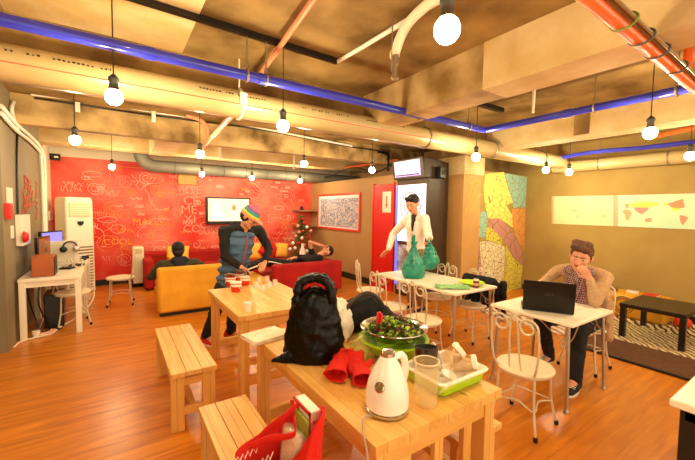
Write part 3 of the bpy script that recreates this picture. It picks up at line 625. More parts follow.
bench('empty pine bench standing on the left of the cup table', .30, .615, 2.64, 3.76)
bench('pine bench at lower left under the red shopping bag', .385, .665, 1.02, 2.12)
bench('pine bench mostly hidden on the right under the foreground table', 1.43, 1.77, 1.065, 2.2)

M_ivory = mat('ivory_laminate', 'f4ead4', .35); M_chrome = mat('worn_chrome', 'b8b0a0', .3, .85); M_foot = mat('rubber_foot', '14110e', .6)
def steel_table(label, x0, x1, y0, y1, h=.74):
    cx, cy = (x0+x1)/2, (y0+y1)/2; a, b = (x1-x0)/2, (y1-y0)/2; t = thing('folding_table', label, 'table', (cx, cy, 0), 0, 'white topped metal tables')
    MB().b2((-a, -b, h-.028), (a, b, h)).build('tabletop', M_ivory, t, bevel=.006)
    for s in (-1, 1):
        for q in (-1, 1):
            MB().tube([(s*(a-.06), q*(b-.06), h-.028), (s*(a-.03), q*(b-.03), .012)], .014, 12).build('leg', M_chrome, t)
            MB().lathe([(.022, 0), (.022, .012), (.014, .03)], (s*(a-.03), q*(b-.03), 0), 12).build('foot', M_chrome, t)
        for q in (-1, 1): MB().tube(bez([(s*(a-.055), q*(b-.07), h-.16), (s*(a-.055), q*(b-.14), h-.15), (s*(a-.055), q*(b-.28), h-.05), (s*(a-.055), q*(b-.36), h-.04)]), .005, 6).build('brace', M_chrome, t)
        MB().tube([(s*(a-.055), -b+.09+.03*math.cos(q*.5), h-.19+.03*math.sin(q*.5)) for q in range(14)], .005, 6).build('brace_scroll', M_chrome, t)
        for q in (-1, 1): MB().tube(bez([(q*(a-.06), s*(b-.055), h-.18), (q*(a-.14), s*(b-.055), h-.15), (q*(a-.24), s*(b-.055), h-.05)]), .005, 6).build('brace', M_chrome, t)
    return t
steel_table('long white metal-legged table carrying teal plastic bags', 3.02, 3.77, 2.4, 3.79)
steel_table('small white metal-legged table carrying the black laptop', 2.99, 3.77, 1.24, 1.97)

M_cream = mat('cream_metal', 'd9ceb4', .35, .25); M_seat = mat('cream_seat', 'efe2c4', .4, c2='e4d2ac', scale=5)
def cafe_chair(label):
    t = thing('cafe_chair', label, 'chair', (0, 0, 0), 0, 'round seated metal cafe chairs')
    MB().lathe([(.165, .425), (.2, .432), (.205, .445), (.195, .458), (.1, .464), (0, .465)], n=32).build('seat', M_seat, t)
    MB().tube(arc((0, 0, .425), .185, 0, 2*PI, 28), .008, 8).build('seat_ring', M_cream, t)
    for q in (45, 135, 225, 315):
        c, s = math.cos(math.radians(q)), math.sin(math.radians(q))
        MB().tube(bez([(.15*c, .15*s, .425), (.185*c, .185*s, .39), (.2*c, .2*s, .2), (.245*c, .245*s, .02)]), .0095, 8).build('leg', M_cream, t)
        MB().lathe([(.014, 0), (.017, .02), (.012, .035)], (.247*c, .247*s, 0), 10).build('rubber_foot', M_foot, t)
    mb = MB(); mb.tube(bez([(.2*math.cos(math.radians(q)), .2*math.sin(math.radians(q)), .19) if i % 2 == 0 else (.11*math.cos(math.radians(q)), .11*math.sin(math.radians(q)), .21) for i, q in enumerate(range(45, 406, 45))], 5), .006, 6)
    mb.build('stretcher', M_cream, t)
    for s in (-1, 1):
        bx = lambda z: -.165-.09*(z-.43)
        pts = [V((bx(.43)+.03, s*.12, .43)), V((bx(.5), s*.155, .5)), V((bx(.65), s*.175, .65)), V((bx(.78), s*.172, .78))]
        R0 = .072; cc = (s*.1, .80)
        for i in range(1, 26):
            a = i/25*3.3*PI*.82; r = R0*(1-.62*i/25); ang = (0 if s > 0 else PI)+s*a
            z = cc[1]+r*math.sin(ang)*(1 if s > 0 else 1); z = cc[1]+r*math.sin(a); y = cc[0]+s*r*math.cos(a); pts.append(V((bx(z), y, z)))
        MB().tube(bez(pts, 3), .0085, 8).build('back_scroll', M_cream, t)
        p2 = [V((bx(.43)+.02, s*.045, .43)), V((bx(.6), s*.035, .6)), V((bx(.76), s*.03, .76)), V((bx(.85), s*.022, .85)), V((bx(.885), s*.004, .89))]
        MB().tube(bez(p2, 5), .0075, 8).build('back_stem', M_cream, t)
    mb = MB(); mb.tube([(bx(.87), .02*math.cos(q), .87+.025*math.sin(q)) for q in [i*2*PI/12 for i in range(13)]], .006, 6); mb.build('top_curl', M_cream, t)
    return t
ch0 = cafe_chair('round seated cream cafe chair standing alone in the foreground right, back to the pine table')
ch0.location = (2.6, 1.4, 0); ch0.rotation_euler.z = math.radians(4)
CB, CJ = px(447, 266, Z=.85), px(481, 271, Z=.85)
for x, y, r, l in ((2.76, 2.62, 8, 'cream cafe chair nearest the camera along the long white table'), (2.8, 3.2, -6, 'second cream cafe chair along the camera side of the long white table'), (3.12, 4.02, -25, 'leftmost cream cafe chair at the far left end of the long white table'),
                   (CB.x-.2, CB.y, 178, 'cream cafe chair across the long white table beside the man in white'), (CJ.x-.2, CJ.y, 182, 'cream cafe chair with the black jacket over its back'),
                   (4.1, 1.58, 180, 'cream cafe chair the man with the laptop sits on'), 
                   (.06, 6.85, 175, 'cream cafe chair standing alone before the red wall by the air conditioner'), (-.5, 5.98, -80, 'cream cafe chair pushed under the white desk')):
    dup(ch0, (x, y, 0), math.radians(r), l)

# white desk with computers
t = thing('computer_desk', 'long white desk along the left wall carrying computers', 'desk', (-.67, 6.5, 0))
MB().b2((-.3, -.98, .7), (.3, 1.0, .74)).build('desktop', M_ivory, t, bevel=.004)
for s in (-1, 1):
    for y in (-.94, 0, .95): MB().b2((s*.265-.03, y-.03, 0), (s*.265+.03, y+.03, .7)).build('leg', M_ivory, t, bevel=.003)
    MB().b2((s*.265-.012, -.9, .62), (s*.265+.012, .92, .7)).build('apron', M_ivory, t, smooth=False)
    MB().b2((-.24, s*.94-.012, .63), (.24, s*.94+.012, .7)).build('apron', M_ivory, t, smooth=False)
q = px(43, 277, Z=.74); t = thing('desktop_speaker', 'orange brown wooden loudspeaker box at the near end of the desk', 'speaker', (q.x, q.y+.13, .74))
MB().box((0, 0, .13), (.21, .26, .25)).build('box', mat('orange_veneer', 'b3602c', .45, c2='a04f20', scale=4), t, bevel=.008); MB().b2((.106, -.12, .01), (.114, .12, .24)).build('grille', M_black, t)
q = px(64, 266, Z=.74); t = thing('computer_tower', 'white computer case on the desk with headphones on it', 'computer', (-.64, 6.7, .74))
MB().b2((-.16, -.1, 0), (.16, .1, .35)).build('case', mat('case_white', 'e6dccb', .4), t, bevel=.01); MB().b2((-.13, -.106, .04), (.13, -.1, .31)).build('front_panel', mat('case_panel', 'dcd0ba', .4), t)
t = thing('headphones', 'black and silver headphones hanging on white computer case', 'headphones', (-.56, 6.57, .98))
MB().tube(arc((0, 0, .03), .08, 0, PI, 14, (0, 2)), .01, 8).build('headband', M_black, t)
for s in (-1, 1): MB().lathe([(.045, 0), (.045, .03), (.02, .04), (0, .04)], (s*.075, -.03 if s > 0 else -.02, .0), 16, (PI/2, 0, 0)).build('ear_cup', M_chrome if s > 0 else M_black, t)
t = thing('monitor', 'black monitor seen edge on behind the orange speaker box', 'monitor', (-.82, 6.2, .74), math.radians(-8))
MB().b2((-.02, -.24, .08), (.02, .24, .46)).build('casing', M_tv, t, bevel=.006); MB().b2((.021, -.22, .11), (.024, .22, .44)).build('screen', mat('dim_screen', '7a4a2c', .2, emit='804820', es=.15), t, smooth=False)
MB().cyl((-.0, 0, .01), (0, 0, .12), .02).build('stand', M_black, t); MB().lathe([(.1, 0), (.09, .012), (0, .015)], n=20).build('base', M_black, t)
t = thing('monitor', 'monitor with blue lit screen at the far end of the desk', 'monitor', (-.84, 7.12, .74), math.radians(-30))
MB().b2((-.02, -.22, .12), (.02, .22, .48)).build('casing', M_tv, t, bevel=.006); MB().b2((.021, -.2, .15), (.024, .2, .46)).build('screen', mat('blue_screen', '6a6ad8', .2, emit='6868e8', es=.5), t, smooth=False)
MB().cyl((0, 0, .01), (0, 0, .14), .02).build('stand', M_black, t); MB().lathe([(.1, 0), (.09, .012), (0, .015)], n=20).build('base', M_black, t)
t = thing('keyboard', 'black keyboard lying on desk in front of white computer case', 'keyboard', (-.52, 6.3, .74), math.radians(70))
MB().box((0, 0, .012), (.4, .14, .022)).build('tray', M_black, t, bevel=.004); k = MB()
for i in range(12):
    for j in range(4): k.box((-.18+i*.0325, -.05+j*.033, .026), (.026, .026, .008))
k.build('keys', mat('key_black', '2a2622', .5), t, smooth=False)
tag(MB().ball((-.44, 7.02, .765), (.05, .035, .025)).build('mouse', M_black), 'black computer mouse on the far part of the desk', 'mouse')
tag(MB().box((-.5, 7.3, .77), (.16, .12, .055)).build('router', M_white, bevel=.008), 'small white box at the far end of the desk', 'box')
tag(MB().box((-.42, 7.22, .77), (.1, .08, .05)).build('card_reader', M_black, bevel=.008), 'small black box beside the white box on the desk', 'box')
tag(MB().box((-.7, 6.1, .23), (.2, .42, .44), (0, 0, .05)).build('computer_case', M_black, bevel=.01), 'black computer case standing on the floor under the desk', 'computer')
for i, (pts, l) in enumerate(((((-.93, 5.75, .7), (-.9, 5.7, .45), (-.86, 5.78, .2), (-.8, 5.72, .03), (-.6, 5.8, .012)), 'black cable hanging under the near end of the desk'),
               (((-.8, 5.8, .69), (-.82, 5.74, .4), (-.76, 5.86, .1), (-.72, 5.8, .02)), 'tangled black cable beside the near desk leg'), (((-.72, 6.0, .74), (-.66, 5.9, .65), (-.75, 5.92, .3), (-.84, 5.9, .02)), 'grey cable dropping behind the desk edge'))):
    tag(MB().tube(bez([V(p) for p in pts]), .008, 6).build('cable', M_black if i < 2 else M_chrome), l, 'cable')
tag(MB().tube(bez([(-.98, 5.3, .012), (-.93, 5.5, .012), (-.7, 5.62, .012), (-.62, 5.9, .012), (-.45, 6.4, .012), (-.3, 6.6, .2), (-.3, 6.7, .45)]), .009, 6).build('cable', M_white), 'white cable running over the floor from the desk along the wall', 'cable')
t = thing('power_strip', 'pinkish white power strip on floor under the desk', 'power strip', (-.74, 5.66, 0), .9); MB().box((0, 0, .022), (.2, .06, .04)).build('body', mat('strip_pink', 'f0b89c', .4), t, bevel=.008); MB().tube([(-.04, 0, .044), (.04, 0, .044)], .012, 8).build('socket_row', M_dark, t)
tag(MB().lathe([(.03, 0), (.04, .08), (.038, .08)], (-.83, 5.6, 0), 16).build('cup', M_white), 'small white cup on floor beside the power strip', 'cup')

# air conditioner and heater
t = thing('air_conditioner', 'tall white floor standing air conditioner in the left corner', 'air conditioner', (-.62, 8.2, 0), math.radians(33)); M_ac = mat('ac_cream', 'efe6d0', .4)
MB().loft([[V((-.24*k, -.17*k, z)), V((.24*k, -.17*k, z)), V((.24*k, .19*k, z)), V((-.24*k, .19*k, z))] for z, k in ((0, 1.03), (.1, 1), (1.7, .96), (1.78, .9))]).build('body', M_ac, t, bevel=.025)
MB().b2((-.18, -.176, 1.42), (.18, -.16, 1.68)).build('outlet', mat('ac_outlet', 'e2cf9c', .5), t, bevel=.006)
sl = MB()
for i in range(6): sl.b2((-.17, -.182, 1.45+i*.04), (.17, -.174, 1.462+i*.04))
sl.build('louvre', M_ac, t, smooth=False)
MB().prism([(-.05, .04), (.05, .04), (.05, 0), (.03, -.03), (0, -.045), (-.03, -.03), (-.05, 0)], 0, .012, Matrix.Translation((0, -.17, 1.3)) @ Matrix.Rotation(PI/2, 4, 'X')).build('control_badge', M_black, t)
for i in range(14): MB().b2((-.2, -.184, .1+i*.055), (.2, -.165, .125+i*.055)).build('grille_slat', M_ac, t, bevel=.003)
MB().b2((-.205, -.174, .08), (.205, -.168, .87)).build('grille_recess', mat('grille_dark', '8a7a58', .6), t)
t = thing('heater', 'narrow white portable heater standing between cream chair and red sofa', 'heater', (.38, 8.22, 0))
MB().b2((-.1, -.12, .07), (.1, .14, .82)).build('body', mat('heater_cream', 'e8dcc0', .4), t, bevel=.03); MB().b2((-.07, -.126, .68), (.07, -.118, .78)).build('control_panel', mat('panel_beige', 'cdbb92', .4), t, bevel=.003)
for s in (-1, 1): MB().lathe([(.035, -.01), (.035, .01)], (s*.1, 0, .035), 16, (0, PI/2, 0)).build('wheel', M_foot, t)
sl = MB()
for i in range(7): sl.b2((-.08+i*.025, -.124, .15), (-.07+i*.025, -.119, .62))
sl.build('grille', mat('panel_beige', 'cdbb92', .4), t, smooth=False); MB().lathe([(.13, 0), (.13, .03)], (0, 0, .02), 20).build('base', M_foot, t)

# sofas and cushions
M_yel = mat('yellow_velvet', 'e8a92c', .8, c2='dc9a20', scale=4, bump=.1, bscale=30); M_rs = mat('red_velvet', 'b2160e', .85, c2='9a0f0a', scale=4, bump=.1, bscale=30)
t = thing('sofa', 'yellow sofa with its back to the camera and a low end', 'sofa', (.5, 5.68, 0))
MB().b2((0, 0, .05), (.98, .2, .72)).build('backrest', M_yel, t, bevel=.04); MB().b2((.03, .2, .05), (1.72, .95, .3)).build('base', M_yel, t, bevel=.03)
for a, b in ((.04, .95), (.97, 1.72)): MB().b2((a, .2 if a < .5 else .0, .28), (b, .95, .42)).build('seat_cushion', M_yel, t, bevel=.05)
MB().b2((1.0, 0, .05), (1.7, .2, .3)).build('base', M_yel, t, bevel=.03)
MB().b2((.03, .03, 0), (.94, .17, .05)).build('plinth', M_dark, t)
t = thing('sofa', 'red sofa on the right with its back to the camera and the lying person', 'sofa', (2.32, 5.74, 0))
MB().b2((0, 0, .05), (1.42, .2, .62)).build('backrest', M_rs, t, bevel=.04); MB().b2((0, .2, .05), (1.42, .95, .3)).build('base', M_rs, t, bevel=.03)
for a, b in ((.02, .7), (.71, 1.24)): MB().b2((a, .2, .28), (b, .95, .42)).build('seat_cushion', M_rs, t, bevel=.05)
MB().b2((1.24, .19, .05), (1.42, .95, .6)).build('armrest', M_rs, t, bevel=.05)
for x in (.08, 1.34): MB().cyl((x, .1, 0), (x, .1, .06), .025).build('foot', M_dark, t)
t = thing('sofa', 'long dark red sofa along the red wall beneath the television', 'sofa', (.45, 7.62, 0))
MB().b2((0, .62, .05), (3.12, .88, .68)).build('backrest', M_rs, t, bevel=.04); MB().b2((.15, 0, .05), (3.12, .65, .3)).build('base', M_rs, t, bevel=.03)
for i in range(3): MB().b2((0.17+i*.98, 0, .28), (1.13+i*.98, .64, .42)).build('seat_cushion', M_rs, t, bevel=.05)
MB().b2((0, 0, .03), (.17, .88, .6)).build('armrest', M_rs, t, bevel=.05)
for x in (.06, 3.0): MB().cyl((x, .1, 0), (x, .1, .06), .025).build('foot', M_dark, t)
def cushion(label, c, d, rot, m, g='cushions on the red wall sofa'):
    mb = MB(); n = 12; vs = []; fs = []
    for s in (1, -1):
        for i in range(n+1):
            for j in range(n+1):
                u, v = i/n*2-1, j/n*2-1; k = (1-abs(u)**2.6)*(1-abs(v)**2.6); e = 1-.06*(1-u*u)*abs(v)-.06*(1-v*v)*abs(u)
                vs.append((u*d[0]/2*e, s*d[1]/2*math.sqrt(max(k, 0)), v*d[2]/2*e))
    for s in (0, 1):
        o = s*(n+1)**2
        for i in range(n):
            for j in range(n): fs.append((o+i*(n+1)+j, o+(i+1)*(n+1)+j, o+(i+1)*(n+1)+j+1, o+i*(n+1)+j+1))
    mb.add(vs, fs); o = mb.build('cushion', m); bm = bmesh.new(); bm.from_mesh(o.data); bmesh.ops.remove_doubles(bm, verts=bm.verts, dist=.0008); bmesh.ops.recalc_face_normals(bm, faces=bm.faces); bm.to_mesh(o.data); bm.free()
    o.location = c; o.rotation_euler = rot; return tag(o, label, 'cushion', g)
M_ycush = mat('pale_yellow_cloth', 'f0bc48', .85); M_rcush = mat('bright_red_cloth', 'cc1c12', .85)
cushion('pale yellow cushion leaning at the left end of the red sofa', (.78, 8.02, .6), (.42, .45, 0), (-.25, .25, .1), M_ycush)
cushion('pale yellow cushion behind the seated person on the red sofa', (1.1, 8.1, .6), (.45, .16, .42), (-.25, .05, 0), M_ycush); bpy.data.objects['cushion'].scale = (1, .4, 1)
cushion('yellow cushion leaning left of the red cushion under the television', (2.7, 8.1, .6), (.5, .16, .42), (-.25, 0, 0), M_ycush)
cushion('bright red cushion standing on its corner beside the christmas tree', (3.08, 8.0, .63), (.42, .15, .42), (-.2, .7, 0), M_rcush)
cushion('yellow cushion nearest the christmas tree', (3.42, 8.02, .6), (.34, .15, .36), (-.2, .1, 0), M_ycush)

# rugs, coffee table, yellow bench by the map wall
def zebra(name, c1, c2, sc, st):
    m = bpy.data.materials.new(name); m.use_nodes = True; nt = m.node_tree; b = nt.nodes['Principled BSDF']; L = nt.links.new; N = nt.nodes.new
    tc = N('ShaderNodeTexCoord'); mp = N('ShaderNodeMapping'); mp.inputs['Scale'].default_value = st; mp.inputs['Rotation'].default_value = (0, 0, .5); L(tc.outputs['Object'], mp.inputs[0]); w = N('ShaderNodeTexWave'); w.inputs['Scale'].default_value = sc
    w.inputs['Distortion'].default_value = 6; w.inputs['Detail'].default_value = 3; w.inputs['Detail Scale'].default_value = 1.2; L(mp.outputs[0], w.inputs['Vector']); r = N('ShaderNodeValToRGB'); e = r.color_ramp.elements
    e[0].position = .38; e[1].position = .5; e[0].color = (*lin(c2), 1); e[1].color = (*lin(c1), 1); L(w.outputs['Fac'], r.inputs['Fac']); L(r.outputs[0], b.inputs['Base Color']); b.inputs['Roughness'].default_value = .95; return m
tag(MB().b2((5.35, .3, 0), (6.25, 2.5, .016)).build('rug', zebra('animal_print', 'd2bc8e', '7c6440', 3.8, (1, 2, 1)), bevel=.004), 'cream rug with dark mottled print under the black table', 'rug')
tag(MB().b2((6.25, .3, .0), (7.1, 3.0, .02)).build('rug', zebra('zebra_print', 'e2c998', '4a3420', 2.2, (1, 3, 1)), bevel=.004), 'zebra striped rug between black table and yellow bench', 'rug')
tag(MB().b2((4.9, 1.95, .0), (5.35, 3.55, .014)).build('rug', zebra('pale_print', 'dcc2a8', '9a7c70', 2.6, (1, 1, 1)), bevel=.004), 'pale patterned rug behind the laptop table', 'rug')
tag(MB().b2((5.35, 2.5, .0), (6.25, 3.4, .014)).build('rug', zebra('pale_print2', 'cdb698', '7c7ea0', 1.6, (1, 1, 1)), bevel=.004), 'pale blue tinged rug behind the seated man', 'rug')
t = thing('floor_mat', 'dark brown mat with dark edge in front of the black table', 'mat', (4.98, 1.3, 0)); MB().b2((-.33, -1.0, .0), (.34, .62, .02)).build('pile', mat('brown_pile', '5f3a20', .95, c2='52301a', scale=20, bump=.3, bscale=90), t, bevel=.005)
MB().b2((-.36, -1.02, 0), (-.33, .64, .026)).build('edging', M_dark, t, bevel=.003)
M_blk = mat('black_brown_wood', '1c140e', .3)
t = thing('coffee_table', 'low black coffee table standing on the animal print rug', 'table', (5.92, 1.42, .016)); MB().b2((-.42, -.32, .39), (.42, .33, .44)).build('tabletop', M_blk, t, bevel=.004)
for s in (-1, 1):
    for q in (-1, 1): MB().b2((s*.39-.03, q*.29-.03, 0), (s*.39+.03, q*.29+.03, .39)).build('leg', M_blk, t, bevel=.003)
t = thing('low_bench', 'low yellow padded bench with owl eye drawings under the maps', 'bench', (6.5, 2.2, .02)); MB().b2((0, -.68, .0), (.5, .8, .36)).build('body', mat('yellow_vinyl', 'd99a24', .5, c2='cc8c1c', scale=2), t, bevel=.05)
q = px(623, 305, X=6.5)
for dy in (0, .55):
    for r in (.13, .1): MB().tube([(-.002, q.y-2.2+dy+r*math.cos(w), q.z-.02+r*math.sin(w)) for w in [2*PI*i/30 for i in range(31)]], .006, 6).build('owl_eye_ring', mat('eye_line', '5a3c14', .6), t)
    MB().lathe([(.035, 0), (.03, .006), (0, .008)], (0, q.y-2.2+dy, q.z-.02), 16, (0, -PI/2, 0)).build('owl_pupil', mat('eye_line', '5a3c14', .6), t)
for i, (dx, dy, w, d, h, c, l) in enumerate(((.25, -.45, .22, .16, .03, 'c83a24', 'red book lying at the right end of the yellow bench'), (.3, -.2, .2, .15, .02, 'e8d8c0', 'white booklet lying beside the red book on the yellow bench'), (.25, .1, .18, .22, .03, '6a4a28', 'brown book lying in the middle of the yellow bench'), (.2, .45, .2, .14, .05, 'd05a3c', 'red box on the yellow bench behind the seated man'))):
    t = thing('book', l, 'book', (6.5+dx, 2.2+dy, .381), .2*i, 'books on the yellow bench'); MB().box((0, 0, h/2), (w, d, h)).build('cover', mat('cover_'+c, c, .5), t, bevel=.002); MB().box((.004, 0, h/2), (w-.006, d+.002, h*.6)).build('pages', M_ivory, t)
tag(MB().ball((6.72, 1.38, .085), (.12, .1, .07)).build('red_pouch', mat('pouch_red', 'd8401c', .6), disp=(.03, .05)), 'crumpled red pouch on rug at the right end of the yellow bench', 'pouch')

# counter at the right edge
t = thing('counter_table', 'white topped table with dark legs cut by the right edge', 'table', (2.2, .48, 0)); MB().b2((0, -.75, .7), (.95, 0, .74)).build('tabletop', M_ivory, t, bevel=.008)
for x, y in ((.09, -.07), (.86, -.07), (.09, -.68), (.86, -.68)): MB().b2((x-.04, y-.04, 0), (x+.04, y+.04, .7)).build('leg', M_dark, t, bevel=.004)
MB().b2((.05, -.7, .64), (.9, -.05, .7)).build('apron', M_dark, t)

# ================================================================== things on the tables
def sack(base, H, prof, sx=1, sy=1, amp=.02, n=64, m=40, seed=0, rot=0, lean=(0, 0), fold=7):
    "crumpled soft bag: prof = radius at heights 0..1"
    mb = MB(); rings = []
    for i in range(m+1):
        t = i/m; k = t*(len(prof)-1); a = min(int(k), len(prof)-2); f = k-a; f = f*f*(3-2*f); r = prof[a]*(1-f)+prof[a+1]*f; ring = []
        for j in range(n):
            q = 2*PI*j/n; p = V((math.cos(q)*1.6, math.sin(q)*1.6, t*3+seed*5.1))
            w = noise.noise(p*1.3)*amp*1.6+noise.noise(p*3.1)*amp*.8+abs(noise.noise(V((q*fold/3, t*1.2, seed))))*amp*1.4*(.25+t)-noise.noise(p*7)*amp*.25
            rr = max(r+w*min(1, r/.06), .003)
            x, y = rr*math.cos(q)*sx, rr*math.sin(q)*sy; c, s = math.cos(rot), math.sin(rot)
            ring.append(V((base[0]+x*c-y*s+lean[0]*t, base[1]+x*s+y*c+lean[1]*t, base[2]+H*t+(.012*noise.noise(p*2) if i > 2 else 0))))
        rings.append(ring)
    mb.loft(rings); return mb
def rings_at(t, mb): return t
# black plastic bag
M_bag = mat('black_plastic_film', '080604', .32, bump=.6, bscale=18, ior=1.3)
bx_, by_ = .97, 1.78; H_ = zat(bx_, by_, 287)-.745
t = thing('plastic_bag', 'large black plastic bag standing on the foreground table with open handles', 'bag', (bx_, by_, .742), math.radians(-33))
sack((0, 0, 0), H_, (.17, .182, .172, .162, .152, .14, 0.13, .115, .03), 1.0, .64, .013, seed=3, fold=12).build('body', M_bag, t, angle=180)
Ht = zat(bx_, by_, 276)-.742
for s, d in ((0, .035), (1, -.035)):
    mb = MB(); pts = bez([(-.105, d, H_-.08), (-.095, d, H_-.0), (-.075, d*.8, Ht-.03), (-.01, d*.6, Ht-.01), (.055, d*.8, Ht-.02), (.092, d, H_-.0), (.1, d, H_-.08)], 6)
    mb.tube(pts, [.026+.014*noise.noise(V((i*.5, s, 0))) for i in range(len(pts))], 10); mb.build('handle', M_bag, t, angle=180)
mb = MB(); mb.limb((-.14, -.06, .03), (-.23, -.07, .01), .04, .012); mb.build('loose_corner', M_bag, t, remesh=.008, disp=(.02, .04))
# white cloth sack behind
t = thing('cloth_bag', 'white cloth bag behind the black plastic bag on the foreground table', 'bag', (1.24, 1.98, .742))
sack((0, 0, 0), .27, (.1, .115, .11, .1, .08, .05), 1, 1, .015, seed=8).build('body', mat('white_cloth', 'efe3cf', .8, bump=.2, bscale=20), t, angle=180)
# black fabric bag behind the bowl
t = thing('fabric_bag', 'black fabric bag lying behind the salad colander on foreground table', 'bag', (1.43, 2.0, .742)); t.scale = (1.15, 1.1, 1.3)
mb = MB()
for a, b, r1, r2 in (((-.16, .02, .08), (.1, .02, .1), .085, .1), ((.1, .0, .1), (.14, -.28, .06), .09, .055), ((-.1, .1, .06), (.1, .1, .08), .06, .08), ((.13, -.28, .04), (.13, -.4, .03), .04, .022)): mb.limb(a, b, r1, r2)
mb.v = [V((v.x, v.y, max(v.z, .003))) for v in mb.v]
M_bf = mat('black_fabric', '0b0907', .85, bump=.3, bscale=50); mb.build('body', M_bf, t, remesh=.012, smo=10, disp=(.03, .08))
MB().tube(bez([(-.16, -.06, .1), (-.1, -.08, .19), (.02, -.08, .23), (.12, -.08, .18), (.16, -.12, .08)]), .012, 8).build('strap', mat('brown_strap', '3a2616', .6), t)

M_kw = mat('kettle_white', 'f6f0e4', .18, coat=.5); M_ss = mat('stainless_steel', 'c8c0b4', .18, .95)
kx, ky = .985, 1.135; kh = zat(kx, ky, 350)-.742; k = kh/.27
t = thing('electric_kettle', 'white electric kettle with steel cap and base on foreground table', 'kettle', (kx, ky, .742), math.radians(8))
MB().lathe([(.09, .02), (.095, .026), (.096, .05), (.094, .09), (.086, .13), (.072, .17), (.054, .205), (.037, .235), (.03, .25), (.0, .25)], n=40).build('body', M_kw, t).scale = (1, 1, k)
KET = t; hb = MB(); hb.tube(bez([(.03, 0, .225), (.085, 0, .225), (.115, 0, .19), (.118, 0, .12), (.1, 0, .06), (.075, 0, .04)]), [.016]*11+[.018]*20+[.016]*20, 12); hb.build('handle', M_kw, t).scale = (1, 1, k)
MB().lathe([(.032, .245), (.031, .262), (.026, .268), (.0, .27)], n=28).build('cap', M_ss, t).scale = (1, 1, k)
MB().lathe([(.088, 0), (.094, .006), (.094, .016), (.09, .02)], n=40).build('power_base', M_ss, t)
ga = MB().lathe([(.022, 0), (.022, .008), (.016, .01), (.014, .006), (0, .006)], n=24); R_ = Matrix.Rotation(math.radians(200), 4, 'Z') @ Matrix.Translation((.084, 0, .138*k)) @ Matrix.Rotation(math.radians(72), 4, 'Y'); ga.v = [R_ @ v for v in ga.v]
g_ = ga.build('level_gauge', M_ss, t); ga = MB().lathe([(.013, .0065), (0, .009)], n=20, cap=False); ga.v = [R_ @ v for v in ga.v]; ga.build('window', mat('gauge_amber', '8a6a2c', .3), g_)
e1 = px(363, 418, Z=.75)
p = MB(); p.tube(bez([V((kx-.07, ky-.03, .752)), V((.86, 1.13, .75)), V((.80, 1.06, .748)), V((.775, 1.0, .70)), V((.76, .95, .5)), V((.75, .9, .2)), V((.72, .8, .012))]), .0042, 8); kc = p.build('power_cord', mat('grey_cord', 'b0a088', .5)); kc.parent = KET; kc.matrix_parent_inverse = (Matrix.Translation(KET.location) @ KET.rotation_euler.to_matrix().to_4x4()).inverted()

# clear pitcher, dark strainer cup
def clear(name, c, r=.06, alpha=.28):
    m = mat(name, c, r, alpha=alpha, coat=1.0); return m
M_clear = clear('clear_plastic', 'f0d8a0', .08, .2); M_amber = clear('amber_glass', 'd8a050', .05, .2); M_film = clear('clear_film', 'eed8a0', .2, .35)
t = thing('pitcher', 'tall clear plastic pitcher beside the white kettle', 'pitcher', (1.165, 1.075, .742))
MB().lathe([(.05, 0), (.052, .004), (.057, .2), (.054, .2), (.049, .01), (0, .01)], n=36, sx=1, sy=1).build('body', M_clear, t)
MB().tube(arc((0, 0, .2), .056, 0, 2*PI, 36), .003, 8).build('rim', clear('clear_rim', 'f8e8c8', .1, .7), t)
MB().tube(bez([(.045, -.035, .18), (.085, -.06, .17), (.09, -.065, .1), (.045, -.035, .05)]), .007, 8).build('handle', M_clear, t)
t = thing('strainer_cup', 'black see through strainer cup tilted inside the dish rack behind the pitcher', 'cup', (1.29, 1.19, .835), 0)
MB().lathe([(.042, 0), (.048, .004), (.06, .1), (.058, .1), (.046, .006), (0, .006)], n=30, ax=(-.15, .1, 0)).build('cup', clear('black_mesh', '120e0a', .3, .88), t)
MB().tube([Euler((-.15, .1, 0)).to_matrix() @ V((.0605*math.cos(q), .0605*math.sin(q), .1)) for q in [i*2*PI/30 for i in range(31)]], .004, 8).build('rim', M_black, t)

# dish rack
rx_, ry_ = 1.415, 1.18
t = thing('dish_rack', 'lime green dish tray with white rim holding jars and bowls', 'dish rack', (rx_, ry_, .742), 0)
def rr(a, b, z, r=.04, n=6):
    out = []
    for cx, cy, q0 in ((a-r, b-r, 0), (-a+r, b-r, PI/2), (-a+r, -b+r, PI), (a-r, -b+r, 1.5*PI)):
        for i in range(n+1): q = q0+PI/2*i/n; out.append(V((cx+r*math.cos(q), cy+r*math.sin(q), z)))
    return out
MB().loft([rr(.02, .02, .004, .01), rr(.15, .115, .002, .03), rr(.158, .123, .012, .03), rr(.17, .134, .066, .03), rr(.165, .128, .066, .03), rr(.152, .114, .014, .03), rr(.02, .02, .012, .01)], cap=True).build('tray', mat('lime_plastic', 'a8d41c', .35), t)
MB().loft([rr(.16, .124, .062, .03), rr(.178, .142, .062, .03), rr(.182, .146, .072, .03), rr(.174, .138, .08, .03), rr(.16, .124, .074, .03), rr(.155, .118, .03, .03), rr(.148, .112, .018, .03), rr(.02, .02, .018, .01)], cap=False).build('rim', M_white, t)
def jar(label, c, rot, s=1):
    o = thing('glass_jar', label, 'jar', c, 0, 'glass jars drying in the tray'); E_ = Euler(rot).to_matrix(); G = lambda m: (setattr(m, 'v', [E_ @ (v*s) for v in m.v]), m)[1]
    G(MB().lathe([(.04, 0), (.045, .006), (.045, .09), (.036, .105), (.034, .105), (.042, .088), (.042, .01), (0, .008)], n=30)).build('glass', M_amber, o)
    G(MB().lathe([(.04, .1), (.042, .104), (.042, .122), (.036, .126), (.03, .124), (.03, .112), (0, .112)], n=30)).build('lid_ring', M_white, o)
    G(MB().tube(arc((0, 0, .004), .04, 0, 2*PI, 24), .004, 6)).build('bottom_rim', M_white, o); return o
